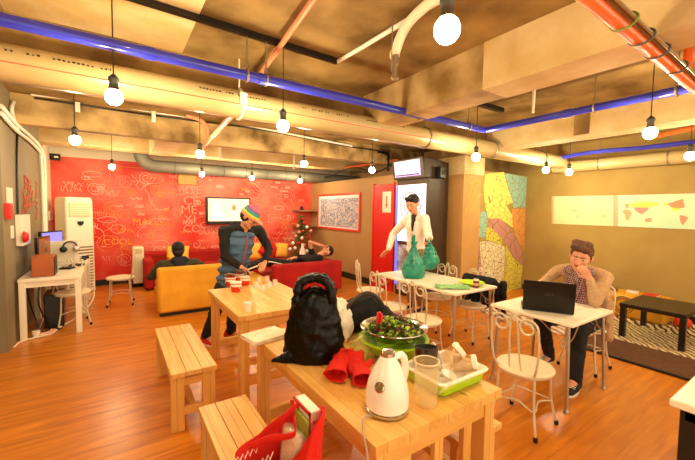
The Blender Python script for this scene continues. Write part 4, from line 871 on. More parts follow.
jar('tilted glass jar with its pale ring towards the kettle in the green tray', (1.41, 1.19, .825), (.5, .75, .2), 1.0)
jar('glass jar lying with brown open end towards the table corner in the green tray', (1.475, 1.18, .81), (1.35, .1, .65), 1.0)
for l, c, rot, r in (('white bowl standing on its edge at the back left of the green tray', (1.33, 1.27, .82), (.9, -.5, 0), .06), ('small white bowl lying in the green tray beside the pitcher', (1.36, 1.12, .785), (.3, .2, 0), .04)):
    q = MB().lathe([(r*.4, 0), (r*.75, r*.2), (r, r*.75), (r*.95, r*.75), (r*.7, r*.25), (0, r*.1)], n=28, ax=rot); o = q.build('bowl', M_kw); o.location = c; tag(o, l, 'bowl')
q = MB().lathe([(.028, 0), (.075, .012), (.078, .016), (.026, .006), (0, .005)], n=36, ax=(PI/2-.2, -.15, 1.1)); o = q.build('saucer', M_kw); o.location = (1.405, 1.245, .84); tag(o, 'white saucer standing upright between bowl and jar in the green tray', 'saucer')
t = thing('spoon', 'white spoon sticking out above the right side of the green tray', 'spoon', (1.55, 1.235, .80), .4)
MB().tube(bez([(-.06, 0, -.02), (.0, 0, .045), (.03, 0, .06)]), .006, 8).build('handle', M_kw, t); MB().ball((.045, 0, .066), (.022, .016, .006), rot=(0, -.5, 0)).build('bowl', M_kw, t)

# green basin and colander of salad
gx, gy = 1.40, 1.565
t = thing('basin', 'lime green plastic basin under the steel colander', 'basin', (gx, gy, .742))
MB().lathe([(.11, 0), (.12, .004), (.195, .1), (.213, .104), (.213, .11), (.19, .108), (.115, .01), (0, .008)], n=48).build('body', mat('lime_plastic', 'a8d41c', .35), t)
t = thing('colander', 'shallow steel colander full of salad resting on the green basin', 'bowl', (gx, gy, .832))
MB().lathe([(.07, .0), (.13, .02), (.178, .065), (.2, .082), (.203, .086), (.198, .088), (.172, .07), (.125, .026), (0, .01)], n=56).build('bowl', M_ss, t)
MB().tube(arc((0, 0, .086), .2, 0, 2*PI, 56), .004, 8).build('rim', M_ss, t)
R = random.Random(11); LM = [mat('leaf_green', '6f9a22', .5), mat('leaf_dark', '2f4416', .5), mat('leaf_red', '6a1c1c', .5), mat('leaf_brown', '4a2c14', .6), mat('leaf_lime', 'b4c83c', .5)]
mb = MB()
for i in range(420):
    q = R.uniform(0, 2*PI); r = .155*math.sqrt(R.random()); z = .05+.075*(1-(r/.165)**2)*R.uniform(.4, 1.0); mb.m = R.choices(range(5), (3, 4, 2, 4, 2))[0]
    e = Euler((R.uniform(-.9, .9), R.uniform(-.9, .9), R.uniform(0, 6))).to_matrix(); L_, w_ = R.uniform(.02, .045), R.uniform(.01, .02); vs = []
    for u in range(5):
        for s in (-1, 0, 1): k_ = math.sin(PI*(u+.6)/5.2); vs.append(e @ V((L_*(u/4-.5)*2*.8, s*w_*k_, .008*abs(s)*R.uniform(.3, 1.4)+.008*math.sin(u*2)))+V((r*math.cos(q), r*math.sin(q), z)))
    mb.add(vs, [(u*3+s, u*3+s+1, u*3+s+4, u*3+s+3) for u in range(4) for s in (0, 1)])
o = mb.build('salad_leaves', LM, solid=.0012); o.location = (gx, gy, .832); tag(o, 'mixed green and dark salad leaves heaped in the steel colander', 'salad', kind='stuff')
for i, (dx, dy, a, b) in enumerate(((-.1, .04, .3, .2), (-.085, .05, .1, -.1), (-.07, .035, -.2, .25), (-.095, .02, .45, .0), (-.06, .06, -.3, -.2))):
    c = V((gx+dx, gy+dy, .92)); d = V((math.sin(a)*.4, math.sin(b)*.4, 1)).normalized()*.085
    tag(MB().tube([c, c+d*.5+V((.003, 0, 0)), c+d], [.008, .009, .006], 8).build('pepper_strip', mat('strip_red', 'd0241a', .4)), 'thin red strip standing upright at the left of the salad', 'vegetable', 'red strips in the salad')
t = thing('plastic_sack', 'crumpled clear plastic sack with lime tint between the red gloves and the basin', 'bag', (1.2, 1.62, .742))
sack((0, 0, 0), .14, (.07, .075, .06, .045, .02), 1, .8, .018, seed=21).build('film', clear('lime_film', 'd8d060', .15, .4), t, angle=180)

# red gloves
M_glove = mat('red_knit', 'dc1c08', .8, bump=.5, bscale=120)
def glove(label, c, rz, seed):
    t = thing('glove', label, 'glove', c, rz, 'red gloves on the foreground table'); mb = MB()
    mb.limb((0, .03, .028), (0, .1, .03), .032, .036); mb.limb((-.02, .05, .026), (.02, .1, .028), .03, .03)
    for i, (dx, a, L_) in enumerate(((-.03, -.28, .07), (-.011, -.08, .085), (.01, .1, .08), (.029, .3, .06))):
        p0 = V((dx, .12, .028)); p1 = p0+V((math.sin(a)*L_*.55, L_*.55, .022+.01*((i+seed) % 2))); p2 = p1+V((math.sin(a)*L_*.4, L_*.35, -.018)); mb.limb(p0, p1, .0135, .0125); mb.limb(p1, p2, .0125, .011)
    mb.limb((.035, .05, .03), (.068, .085, .045), .015, .012)
    mb.build('hand', M_glove, t, remesh=.005, smo=5, disp=(.012, .03))
    cu = MB(); rg = []
    for y, r, k in ((.045, .034, .8), (.0, .04, .85), (-.035, .046, .8), (-.055, .052, .72), (-.056, .048, .72), (-.03, .04, .7), (.01, .034, .7)):
        rg.append([V(((r+.004*math.sin(3*q+seed))*math.cos(q), y+.006*math.sin(2*q+seed), .036*k/.8+(r*k)*math.sin(q)*.78)) for q in [2*PI*j/28 for j in range(28)]])
    cu.loft(rg, cap=False); cu.build('cuff', M_glove, t); t.scale = (1.2, 1.2, 1.2); return t
glove('left red knitted glove with its open cuff towards the table edge', (.955, 1.5, .744), math.radians(-42), 0)
glove('right red knitted glove with its open cuff beside the kettle', (1.035, 1.40, .744), math.radians(-22), 2)
t = thing('magazine', 'folded white papers overhanging the far left corner of foreground table', 'paper', (.84, 2.24, .742), math.radians(8))
for i in range(3): MB().box((.004*i, .006*i, .004+i*.007), (.27, .2, .006), (0, 0, .03*i)).build('sheet', mat('newsprint', 'ead9bd', .7, c2='dcc7a4', scale=14), t, bevel=.001)

# things on the cup table
M_cupr = mat('noodle_red', 'd83218', .35); M_cupw = mat('noodle_white', 'f6ecdc', .35); M_cupb = mat('noodle_brown', '7a3c1c', .4)
def noodle(label, a, b, rot, opened=True):
    q = px(a, b, Z=.742); t = thing('noodle_cup', label, 'cup', (q.x, q.y, .742), rot, 'instant noodle cups')
    MB().lathe([(.044, 0), (.046, .003), (.058, .1), (.055, .1), (.043, .006), (0, .006)], n=32).build('cup', M_cupr, t)
    MB().lathe([(.0575, .088), (.061, .096), (.061, .102), (.056, .102)], n=32, cap=False).build('rim', M_cupw, t)
    MB().lathe([(.0535, .058), (.0565, .08)], n=32, cap=False).build('band', M_cupw, t)
    for s in (0, PI): lb = MB().lathe([(.026, 0), (.026, .003), (0, .004)], n=20); X_ = Matrix.Rotation(s, 4, 'Z') @ Matrix.Translation((.0505, 0, .048)) @ Matrix.Rotation(math.radians(83), 4, 'Y'); lb.v = [X_ @ v for v in lb.v]; lb.build('label_oval', M_cupw, t)
    for s in (0, PI): lb = MB().lathe([(.015, .003), (.015, .006), (0, .007)], n=20); X_ = Matrix.Rotation(s, 4, 'Z') @ Matrix.Translation((.0505, 0, .042)) @ Matrix.Rotation(math.radians(83), 4, 'Y'); lb.v = [X_ @ v for v in lb.v]; lb.build('label_picture', M_cupb, t)
    if opened:
        li = MB(); li.lathe([(.056, 0), (.056, .002), (0, .003)], n=24, ax=(.5, .2, 0), c=(0, .015, .125)); li.build('peeled_lid', mat('foil', 'd8c8a8', .3, .6), t, disp=(.02, .05))
    else: MB().lathe([(.057, .102), (0, .104)], n=24).build('lid', M_cupw, t)
for i, a in enumerate((('noodle cup at the left of the group with its lid peeled back', 230.5, 286, 2.2, True), ('red noodle cup under the hand of the person in the striped cap', 245, 285, 2.6, False), ('front noodle cup nearest the camera in the group', 236, 291.5, 2.4, False), ('noodle cup behind the others with its lid peeled back', 239, 282, 2.0, True))): noodle(*a)
for i, (a, b, l) in enumerate(((256, 287, 'front left'), (262, 290, 'front middle'), (269, 287, 'front right'), (259, 282, 'back left'), (267, 281, 'back right'), (275, 285, 'rightmost'))):
    q = px(a, b, Z=.742); o = MB().lathe([(.036, 0), (.034, .003), (.028, .06), (.026, .062), (0, .062)], n=24).build('clear_cup', clear('cup_clear', 'fbeede', .1, .45)); o.location = (q.x, q.y, .742)
    tag(o, f'upturned clear cup at the {l} of the cluster on the pine table', 'cup', 'clear cups on the pine table')
q = px(248, 311, Z=.742); t = thing('paper_cup', 'small white paper cup at near corner of the pine table', 'cup', (q.x, q.y, .742)); MB().lathe([(.026, 0), (.036, .075), (.034, .075), (.024, .004), (0, .004)], n=28).build('cup', M_kw, t)
MB().tube(arc((0, 0, .075), .0355, 0, 2*PI, 24), .002, 6).build('rim', M_kw, t); MB().lathe([(.0315, .042), (.0325, .05)], n=24, cap=False).build('printed_dots', mat('grey_print', 'b4a890', .6), t)

# shopping bag on the near bench
t = thing('shopping_bag', 'open red cloth shopping bag with white lettering on the near left bench', 'bag', (.5, 1.36, .452), math.radians(-28))
M_tote = mat('red_tote', 'd81a0c', .75, bump=.12, bscale=30); H_ = .3
t.location = (0, 0, 0); t.rotation_euler = (0, 0, 0)
rim = [px(297, 403, Z=.85), px(280, 416, Z=.80), px(258, 434, Z=.73), px(234, 457, Z=.66), px(262, 474, Z=.62), px(288, 462, Z=.69), px(302, 448, Z=.765), px(314, 428, Z=.84), px(324, 409, Z=.895), V((.675, 1.2, .82)), V((.64, 1.3, .78)), V((.6, 1.3, .82))]
def closed_bez(P, k): 
    out = []; n = len(P)
    for i in range(n):
        for q in range(k):
            f = q/k; a, b, c, d = P[i-1], P[i], P[(i+1) % n], P[(i+2) % n]; out.append(.5*((2*b)+(c-a)*f+(2*a-5*b+4*c-d)*f*f+(3*b-a-3*c+d)*f**3))
    return out
top = closed_bez(rim, 6); bot = [V((.53+.14*math.cos(q), 1.19+.12*math.sin(q), .458)) for q in [PI*.25+2*PI*i/len(top) for i in range(len(top))]]
rows = [[bot[k].lerp(top[k], f)+V((noise.noise(V((k*.3, f*3, 1)))*.012, noise.noise(V((k*.3, f*3, 9)))*.012, 0)) for k in range(len(top))] for f in [i/12 for i in range(13)]]
tm = MB().loft(rows, cap=False); tm.build('body', M_tote, t, solid=.004, angle=180)
MB().prism([(p.x, p.y) for p in bot], .452, .459).build('bottom', M_tote, t, smooth=False)
sa = bez([px(250, 446, Z=.72), px(268, 438, Z=.76), px(286, 436, Z=.78), px(295, 432, Z=.8), px(294, 418, Z=.83)], 8); MB().loft([[p+V((0, 0, -.014)) for p in sa], [p+V((0, -.004, .012)) for p in sa]], closed=False).build('handle_strap', M_tote, t, solid=.005, angle=180)
for words in ([(235, 462), (238, 457), (240, 461), (243, 454), (245, 459), (248, 451), (250, 456), (253, 448), (256, 453), (258, 446)], [(256, 466), (258, 461), (260, 465), (263, 458), (265, 463), (268, 455), (270, 460), (273, 452)]):
    pts = [px(a, b, Z=.672) for a, b in words]; MB().tube(pts, .0022, 5).build('white_lettering', mat('white_ink', 'f6e8dc', .6), t)
M_wink = mat('white_ink', 'f6e8dc', .6)
for s, x, y, z, sz, q in (('FRESH', -.15, -.145, .15, .05, -.32), ('market', -.1, -.15, .1, .045, -.32)):
    pass
c = px(305, 401, Z=.86)
t = thing('cardboard_box', 'white carton with red edge standing up in red shopping bag', 'box', (.622, 1.2, .463), 0)
MB().b2((-.024, -.07, 0), (.024, .07, .387)).build('carton', mat('carton_white', 'f4e4d4', .5), t, bevel=.003)
e_ = MB(); e_.b2((-.026, -.072, .375), (-.02, .072, .389)); e_.b2((-.026, -.072, 0), (-.02, -.066, .389)); e_.build('red_edge', mat('carton_red', 'd02818', .5), t, smooth=False)
for i in range(6): MB().b2((-.0255, -.05, .1+i*.042), (-.023, .04-.012*(i % 3), .112+i*.042)).build('print_line', mat('print_red', 'd87860', .6), t, smooth=False)
for i in range(3): MB().b2((-.012, -.0715, .28+i*.03), (.014, -.069, .293+i*.03)).build('print_line', mat('print_red', 'd87860', .6), t, smooth=False)
t = thing('bread_package', 'clear wrapped pale package beside the carton in red shopping bag', 'package', (.545, 1.18, .463), .1)
MB().box((0, 0, .15), (.045, .12, .3), (0, .1, 0)).build('contents', mat('ham_pink', 'e0a888', .5, c2='f0cdb0', scale=10), t, bevel=.02); MB().box((0, -.0, .155), (.052, .13, .32), (0, .1, 0)).build('wrapper', clear('wrap_film', 'fff0e0', .08, .3), t, bevel=.02, disp=(.008, .05))
tag(MB().box((.585, 1.18, .645), (.01, .12, .36), (0, .02, 0)).build('leek_stick', mat('green_pack', '9aa83c', .5), bevel=.004), 'thin green packet squeezed between carton and wrapped package', 'package')

# long white table: teal bags, cloth, plate, jar
M_teal = mat('teal_film', '159a82', .3, c2='0c7c6c', scale=6, alpha=.93, coat=.3)
t = thing('plastic_bag', 'teal plastic bag with tied top standing on the long white table', 'bag', (3.30, 3.33, .742), .5)
sack((0, 0, 0), .47, (.155, .185, .185, .155, .12, .08, .05, .035, .045), 1.05, .8, .02, seed=31).build('body', M_teal, t, angle=180)
for s in (-1, 1): MB().tube(bez([(s*.01, 0, .42), (s*.05, .01, .5), (s*.02, 0, .55), (s*-.02, 0, .48)]), .012, 8).build('handle', M_teal, t)
t = thing('plastic_bag', 'teal plastic bag hanging from the hand of the man in white', 'bag', (3.74, 3.45, .78), .2)
sack((0, 0, 0), .36, (.05, .15, .17, .15, .11, .07, .03), 1, .7, .02, seed=37).build('body', M_teal, t, angle=180)
MB().tube(bez([(-.02, 0, .33), (-.03, .02, .42), (.04, .03, .45), (.03, 0, .34)]), .01, 8).build('handle', M_teal, t)
q = px(457, 288, Z=.742); t = None
mb = MB(); n = 18; 
for i in range(n+1):
    for j in range(n+1):
        u, v = i/n-.5, j/n-.5; mb.v.append(V((u*.4*(1-.3*abs(v)), v*.2, .012+.03*max(0, noise.noise(V((u*5, v*6, 2))))+.012*noise.noise(V((u*14, v*14, 5))))))
mb.f = [(i*(n+1)+j, (i+1)*(n+1)+j, (i+1)*(n+1)+j+1, i*(n+1)+j+1) for i in range(n) for j in range(n)]; mb.mi = [0]*len(mb.f)
o = mb.build('cleaning_cloth', mat('mint_cloth', '9fd08c', .85, c2='88bc78', scale=12), solid=.006, angle=180); o.location = (3.22, 2.62, .742); o.rotation_euler.z = math.radians(-35); tag(o, 'crumpled mint green cloth on the long white table', 'cloth')
o = MB().lathe([(.07, 0), (.075, .003), (.15, .035), (.148, .04), (.07, .008), (0, .006)], n=40).build('plate', mat('lime_plate', 'b8dc30', .4)); o.location = (3.55, 2.6, .742); tag(o, 'shallow lime green plate at the right end of long white table', 'plate')
t = thing('jam_jar', 'dark red jar before the lime plate on the long white table', 'jar', (3.47, 2.48, .742)); MB().lathe([(.03, 0), (.034, .005), (.034, .07), (.028, .085), (0, .085)], n=24).build('glass', mat('jam_red', '7a2014', .2, coat=.5), t)
MB().lathe([(.03, .083), (.03, .1), (0, .102)], n=24).build('lid', M_kw, t); MB().lathe([(.035, .03), (.035, .055)], n=24, cap=False).build('label', mat('jar_label', 'd8b090', .5), t)
# black jacket over a chair
t = thing('jacket', 'black jacket hung over the back of a cream cafe chair', 'jacket', (CJ.x-.03, CJ.y, .42), math.radians(2))
mb = MB()
for a, b, r1, r2 in (((0, -.2, .33), (0, .2, .33), .055, .055), ((-.07, -.17, .3), (-.075, -.14, .02), .05, .055), ((-.07, .17, .3), (-.07, .14, .02), .05, .05), ((-.07, 0, .3), (-.07, 0, .03), .05, .055), ((.075, -.22, .28), (.07, -.22, .0), .045, .04), ((.075, .2, .28), (.07, .2, .0), .045, .04), ((.07, 0, .3), (.07, 0, -.0), .045, .05), ((.07, -.1, .3), (.07, -.1, 0), .05, .05), ((.07, .1, .3), (.07, .1, 0), .05, .05)): mb.limb(a, b, r1, r2)
mb.build('cloth', M_bf, t, remesh=.016, smo=24, disp=(.02, .1))
MB().limb((.1, -.27, .3), (.11, -.28, -.1), .05, .04).build('sleeve', M_bf, t, remesh=.012, disp=(.02, .06))

# laptop
A, B = V((3.07, 1.70, .742)), V((3.28, 1.36, .742)); d = (B-A).normalized(); rz = math.atan2(d.y, d.x); Lw = (B-A).length
t = thing('laptop', 'open black laptop with its lid back towards the camera', 'laptop', (A+B)/2, rz)
M_lap = mat('laptop_black', '0a0807', .3)
MB().b2((-Lw/2, 0, .0), (Lw/2, .27, .022)).build('base', M_lap, t, bevel=.004)
kb = MB()
for i in range(14):
    for j in range(5): kb.box((-Lw/2+.04+i*(Lw-.08)/13, .05+j*.022, .024), (.02, .016, .004))
kb.build('keys', mat('key_black', '2a2622', .5), t, smooth=False)
ld = MB(); ld.box((0, 0, .135), (Lw, .012, .27)); X_ = Matrix.Translation((0, -.004, .018)) @ Matrix.Rotation(math.radians(12), 4, 'X'); ld.v = [X_ @ v for v in ld.v]; lo_ = ld.build('lid', M_lap, t, bevel=.004)
s_ = MB(); s_.box((0, .0075, .14), (Lw-.03, .003, .23)); s_.v = [X_ @ v for v in s_.v]; s_.build('screen', mat('lap_screen', '9aa4b8', .2, emit='a8b4c8', es=.5), lo_, smooth=False)
text('logo', 'ASUS', .028, mat('logo_grey', '4c443c', .4), X_ @ Matrix.Translation((0, -.0075, .15)) @ Matrix.Rotation(PI/2, 4, 'X'), lo_, .0006)
MB().tube(bez([(-Lw/2+.06, 0, .012), (Lw/2-.06, 0, .012)]), .009, 10).build('hinge', M_lap, t)
p = MB(); p.tube(bez([(3.36, 1.42, .75), (3.45, 1.36, .75), (3.52, 1.5, .75), (3.6, 1.42, .75), (3.66, 1.6, .75), (3.74, 1.75, .75)]), .004, 6); tag(p.build('cable', M_white), 'thin white cable curling beside the laptop on the table', 'cable')

# ================================================================== people
M_skin = mat('skin_warm', 'e0a07c', .5, c2='d8926c', scale=9); M_skin2 = mat('skin_tan', 'cf9068', .5); M_lip = mat('lips', 'b0604c', .5)
M_eye = mat('eye_white', 'efe4d8', .3); M_iris = mat('eye_dark', '1c120c', .3); M_hairb = mat('hair_black', '130d0a', .55, bump=.5, bscale=90); M_hairbr = mat('hair_brown', '4a2a16', .5, c2='6a3e20', scale=25, bump=.6, bscale=80)
def frame(f, u):
    f = V(f).normalized(); u = V(u); u = (u-f*u.dot(f)).normalized(); r = f.cross(u); return f, u, r      # r = the person's right
def head(mb, c, f, u, s=1):
    f, u, r = frame(f, u); M = Matrix((r, f, u)).transposed(); c = V(c); P = lambda a, b, z: c+(r*a+f*b+u*z)*s
    mb.ball(P(0, -.012, .02), (.074*s, .094*s, .098*s), 24, 16, M); mb.ball(P(0, .022, -.03), (.058*s, .066*s, .082*s), 20, 14, M)
    mb.limb(P(-.03, .03, -.055), P(.0, .062, -.088), .032*s, .022*s); mb.limb(P(.03, .03, -.055), P(.0, .062, -.088), .032*s, .022*s)
    mb.limb(P(0, .082, .012), P(0, .104, -.022), .009*s, .0135*s); mb.limb(P(-.013, .088, -.024), P(.013, .088, -.024), .008*s, .008*s)
    mb.limb(P(-.04, .07, .03), P(.04, .07, .03), .016*s, .016*s); mb.ball(P(-.04, .058, -.015), .024*s); mb.ball(P(.04, .058, -.015), .024*s)
    for q in (-1, 1): mb.ball(P(q*.076, -.008, -.004), (.011*s, .019*s, .031*s), 14, 10, M)
    return P, M
def face(P, M, parent, s=1, glasses=False, closed=False):
    for q in (-1, 1):
        e = MB().ball(P(q*.031, .0775, .005), (.0125*s, .007*s, (.004 if closed else .005)*s), 14, 10, M).build('eye', M_eye if not closed else M_lip, parent)
        if not closed: MB().ball(P(q*.031, .082, .004), (.006*s, .004*s, .0052*s), 12, 8, M).build('pupil', M_iris, e)
        MB().limb(P(q*.014, .088, .024), P(q*.048, .075, .027), .0045*s, .0035*s).build('eyebrow', M_hairb, parent)
    mo = MB(); mo.limb(P(-.02, .082, -.05), P(.02, .082, -.05), .0055*s, .0055*s); mo.limb(P(-.015, .082, -.057), P(.015, .082, -.057), .006*s, .006*s); mo.build('mouth', M_lip, parent)
def hand(mb, wr, d, n, side, curl=.5, s=1, spread=.12, thumb=.7):
    "d runs from the wrist to the knuckles, n out of the palm, side=+1 puts the thumb on d x n"
    d = V(d).normalized(); n = V(n); n = (n-d*n.dot(d)).normalized(); t = d.cross(n)*side; wr = V(wr)
    for i, (o, L_, l) in enumerate(((.03, .088, .072), (.011, .092, .08), (-.009, .088, .074), (-.027, .08, .058))):
        k = wr+(d*L_+t*o)*s; mb.limb(wr+t*o*.55*s, k, .0125*s, .0115*s); a = spread*(1.5-i)*.6; p = k; ang = curl*.5
        for j, (f, r) in enumerate(((.46, .0098), (.31, .0088), (.23, .0076))):
            dd = d*math.cos(ang)+n*math.sin(ang)+t*a*math.cos(ang); dd.normalize(); q = p+dd*l*f*s; mb.limb(p, q, r*s, (r-.0008)*s); p = q; ang += curl*.8
    p = wr+(d*.025+t*.022)*s; dd = (d*.55+t*.75+n*.25).normalized(); q = p+dd*.04*s; mb.limb(p, q, .014*s, .0115*s); dd = (d*.85+t*.35*thumb+n*.35).normalized(); p = q; q = p+dd*.032*s; mb.limb(p, q, .0112*s, .010*s); dd = (d*.9+n*.4).normalized(); mb.limb(q, q+dd*.024*s, .0098*s, .0082*s)
def shoe(name, heel, toe, m, parent, sole=None, laces=None):
    heel, toe = V(heel), V(toe); f = (toe-heel).normalized(); L_ = (toe-heel).length; r = f.cross(V((0, 0, 1))).normalized(); u = r.cross(f)
    mb = MB(); mb.limb(heel+u*.045, heel+f*L_*.45+u*.045, .038, .04); mb.limb(heel+f*L_*.4+u*.036, toe-f*.03+u*.03, .042, .03); mb.limb(heel+u*.06+f*.01, heel+u*.09+f*.015, .037, .036)
    o = mb.build(name, m, parent, remesh=.008, smo=4)
    sb = MB()
    out = []
    for q in range(24):
        a = 2*PI*q/24; w = .042 if math.cos(a) > 0 else .037; out.append(heel+f*(L_*.5+(L_*.5+.005)*math.cos(a))+r*w*math.sin(a)*(1+.1*math.cos(a)))
    sb.loft([[p+u*.002 for p in out], [p+u*.022 for p in out]]); sb.build('sole', sole or M_white, o)
    if laces:
        lb = MB()
        for k in range(4): c = heel+f*(L_*(.42+.09*k))+u*(.083-.008*k); lb.tube([c-r*.025, c+u*.006, c+r*.025], .004, 6)
        lb.build('laces', laces, o)
    return o
def limbs(mb, segs):
    for s in segs:
        pts, rs = s[0], s[1]
        for i in range(len(pts)-1): mb.limb(pts[i], pts[i+1], rs[i], rs[i+1])
    return mb
def tors(mb, pel, ch, f, k=1.0, w=1.0):
    "torso from pelvis to chest, f = the way the chest faces"
    pel, ch = V(pel), V(ch); f, u, r = frame(f, ch-pel); M = Matrix((r, f, u)).transposed()
    mb.ball(pel, (.15*k*w, .115*k, .12*k), 20, 14, M); mb.ball(pel.lerp(ch, .5), (.135*k*w, .1*k, .17*k), 20, 14, M); mb.ball(ch, (.16*k*w, .11*k, .15*k), 20, 14, M); mb.ball(pel.lerp(ch, .75), (.148*k*w, .107*k, .15*k), 20, 14, M); mb.ball(pel.lerp(ch, .25), (.14*k*w, .108*k, .15*k), 20, 14, M); return f, u, r

# ---------- the man with the laptop
t = thing('person', 'seated person in beige cardigan and plaid shirt leaning cheek on hand at laptop', 'person', (0, 0, 0))
hc = px(581, 257, X=3.87); pel = V((4.1, 1.6, .56)); ch = V((4.03, 1.62, .9)); shR = px(553, 277, X=3.98); shL = px(604, 281, X=4.02)
shR, shL = V((4.0, 1.84, .99)), V((4.03, 1.40, .99)); elL = V((3.72, 1.37, .80)); wrL = px(590, 279, X=3.74); elR = V((3.75, 1.92, .82)); wrR = V((3.5, 1.76, .775))
knR, knL = V((3.6, 1.79, .53)), V((3.58, 1.43, .53)); anR, anL = V((3.82, 1.80, .11)), V((3.47, 1.40, .11)); hpR, hpL = V((4.05, 1.7, .53)), V((4.05, 1.5, .53))
hf = V((-.95, -.2, -.22)); hu = V((.06, -.14, 1)); b = MB(); tors(b, pel, ch, (-1, -.1, 0), .88)
limbs(b, [([shR, elR, wrR], [.045, .036, .025]), ([shL, elL, wrL], [.045, .036, .026]), ([hpR, knR, anR], [.07, .05, .036]), ([hpL, knL, anL], [.07, .05, .036]), ([anR, anR+V((-.1, 0, -.06))], [.034, .025]), ([anL, anL+V((-.1, 0, -.06))], [.034, .025]), ([V((4.0, 1.63, .98)), hc+V((.02, 0, -.07))], [.06, .05]), ([shR, shL], [.055, .055])])
P_, M_ = head(b, hc, hf, hu, 1.2); hand(b, wrL, (-.25, .45, .75), (.9, .35, .1), 1, .75, 1.0); hand(b, wrR, (-.9, -.35, -.05), (0, 0, -1), -1, .4, .95)
bo = b.build('body', M_skin, t, remesh=.0062, smo=3); face(P_, M_, t, 1.2)
h = MB(); h.ball(P_(0, -.022, .038), (.098, .115, .108), 24, 16, M_); h.ball(P_(0, -.06, -.01), (.084, .06, .084), 16, 12, M_); h.limb(P_(-.045, .066, .088), P_(.05, .06, .098), .03, .036); h.limb(P_(-.04, .02, .112), P_(.045, .02, .118), .042, .044); h.limb(P_(.07, .02, .04), P_(.072, .01, .0), .012, .008); h.limb(P_(-.07, .02, .04), P_(-.072, .01, .0), .012, .008)
h.build('hair', M_hairbr, t, remesh=.007, smo=3, disp=(.012, .03))
M_card = mat('beige_knit', 'c9a478', .9, c2='b89068', scale=60, bump=.6, bscale=160)
c = MB(); c.m = 0; tors(c, pel+V((.0, 0, .03)), ch+V((.02, 0, 0)), (-1, -.1, 0), 1.02, 1.05); limbs(c, [([shR, elR, wrR.lerp(elR, .12)], [.06, .052, .038]), ([shL, elL, wrL.lerp(elL, .12)], [.06, .054, .042]), ([shR, V((4.0, 1.7, 1.045)), ], [.062, .055]), ([shL, V((4.02, 1.55, 1.045))], [.062, .055]), ([V((4.2, 1.5, .75)), V((4.2, 1.45, .42))], [.09, .06]), ([V((4.15, 1.42, .7)), V((4.1, 1.38, .38))], [.06, .045])])
c.build('cardigan', M_card, t, remesh=.010, smo=5, disp=(.022, .07))
def plaid():
    m = bpy.data.materials.new('plaid_cloth'); m.use_nodes = True; nt = m.node_tree; b = nt.nodes['Principled BSDF']; L = nt.links.new; N = nt.nodes.new
    tc = N('ShaderNodeTexCoord'); ck = N('ShaderNodeTexChecker'); ck.inputs['Scale'].default_value = 34; mp = N('ShaderNodeMapping'); mp.inputs['Rotation'].default_value = (.3, .4, .6); L(tc.outputs['Object'], mp.inputs[0]); L(mp.outputs[0], ck.inputs[0])
    ck.inputs[1].default_value = (*lin('7c1a1c'), 1); ck.inputs[2].default_value = (*lin('2a1c2c'), 1); c2 = N('ShaderNodeTexChecker'); c2.inputs['Scale'].default_value = 62; L(mp.outputs[0], c2.inputs[0]); mx = N('ShaderNodeMix'); mx.data_type = 'RGBA'
    ml = N('ShaderNodeMath'); ml.operation = 'MULTIPLY'; ml.inputs[1].default_value = .45; L(c2.outputs['Fac'], ml.inputs[0]); L(ml.outputs[0], mx.inputs['Factor']); L(ck.outputs[0], mx.inputs[6]); mx.inputs[7].default_value = (*lin('d8c0b4'), 1); L(mx.outputs[2], b.inputs[0]); b.inputs['Roughness'].default_value = .8; return m
M_pl = plaid(); c = MB(); c.limb(V((3.925, 1.60, 1.01)), V((3.905, 1.59, .72)), .055, .07); c.limb(V((3.935, 1.66, 1.03)), V((3.915, 1.57, .97)), .035, .03); c.limb(V((3.955, 1.56, 1.03)), V((3.915, 1.6, .97)), .035, .03); c.limb(V((3.95, 1.70, 1.02)), V((3.95, 1.53, 1.02)), .06, .06); c.limb(V((3.95, 1.68, .99)), V((3.92, 1.66, .75)), .05, .05)
c.build('shirt', M_pl, t, remesh=.009, smo=3, disp=(.01, .05))
M_jean = mat('black_denim', '14110f', .8, bump=.3, bscale=60); c = MB(); limbs(c, [([hpR, knR, anR+V((0, 0, .01))], [.095, .072, .055]), ([hpL, knL, anL+V((0, 0, .01))], [.095, .072, .055]), ([hpR, hpL], [.105, .105])]); c.build('trousers', M_jean, t, remesh=.010, smo=4, disp=(.018, .05))
M_can = mat('dark_canvas', '1d1a20', .8)
shoe('shoe', (3.86, 1.80, .022), (3.64, 1.84, .022), M_can, t, M_white, M_white); shoe('shoe', (3.53, 1.40, .001), (3.28, 1.37, .001), M_can, t, M_white, M_white)

# ---------- person in striped cap and blue vest
t = thing('person', 'person in rainbow striped cap and blue padded vest bending over noodle cups', 'person', (0, 0, 0))
hc = px(249.5, 217, Y=4.12); pel = px(231, 284, Y=4.34); ch = px(239, 243, Y=4.28); shR = px(224, 231, Y=4.22); shL = px(259, 230, Y=4.36); elR = px(225, 257, Y=4.14); wrR = px(241, 267, Y=3.98); elL = px(269, 249, Y=4.2); wrL = px(265, 262, Y=4.02)
hpR, hpL = pel+V((-.09, -.03, -.04)), pel+V((.09, .05, -.04)); knR, knL = V((1.0, 4.24, .46)), V((1.2, 4.28, .46)); anR, anL = V((.88, 4.3, .09)), V((1.17, 4.3, .09))
ff = V((.35, -.93, 0)); hf = V((.55, -.6, -.62)); hu = V((.35, -.3, .75)); b = MB(); tors(b, pel, ch, ff, .95)
limbs(b, [([shR, elR, wrR], [.045, .036, .026]), ([shL, elL, wrL], [.045, .036, .026]), ([hpR, knR, anR], [.075, .05, .036]), ([hpL, knL, anL], [.075, .05, .036]), ([anR, anR+V((.08, -.1, -.05))], [.034, .024]), ([anL, anL+V((.08, -.1, -.05))], [.034, .024]), ([ch+V((.03, -.02, .12)), hc+V((-.03, .03, -.06))], [.06, .05]), ([shR, shL], [.055, .055])])
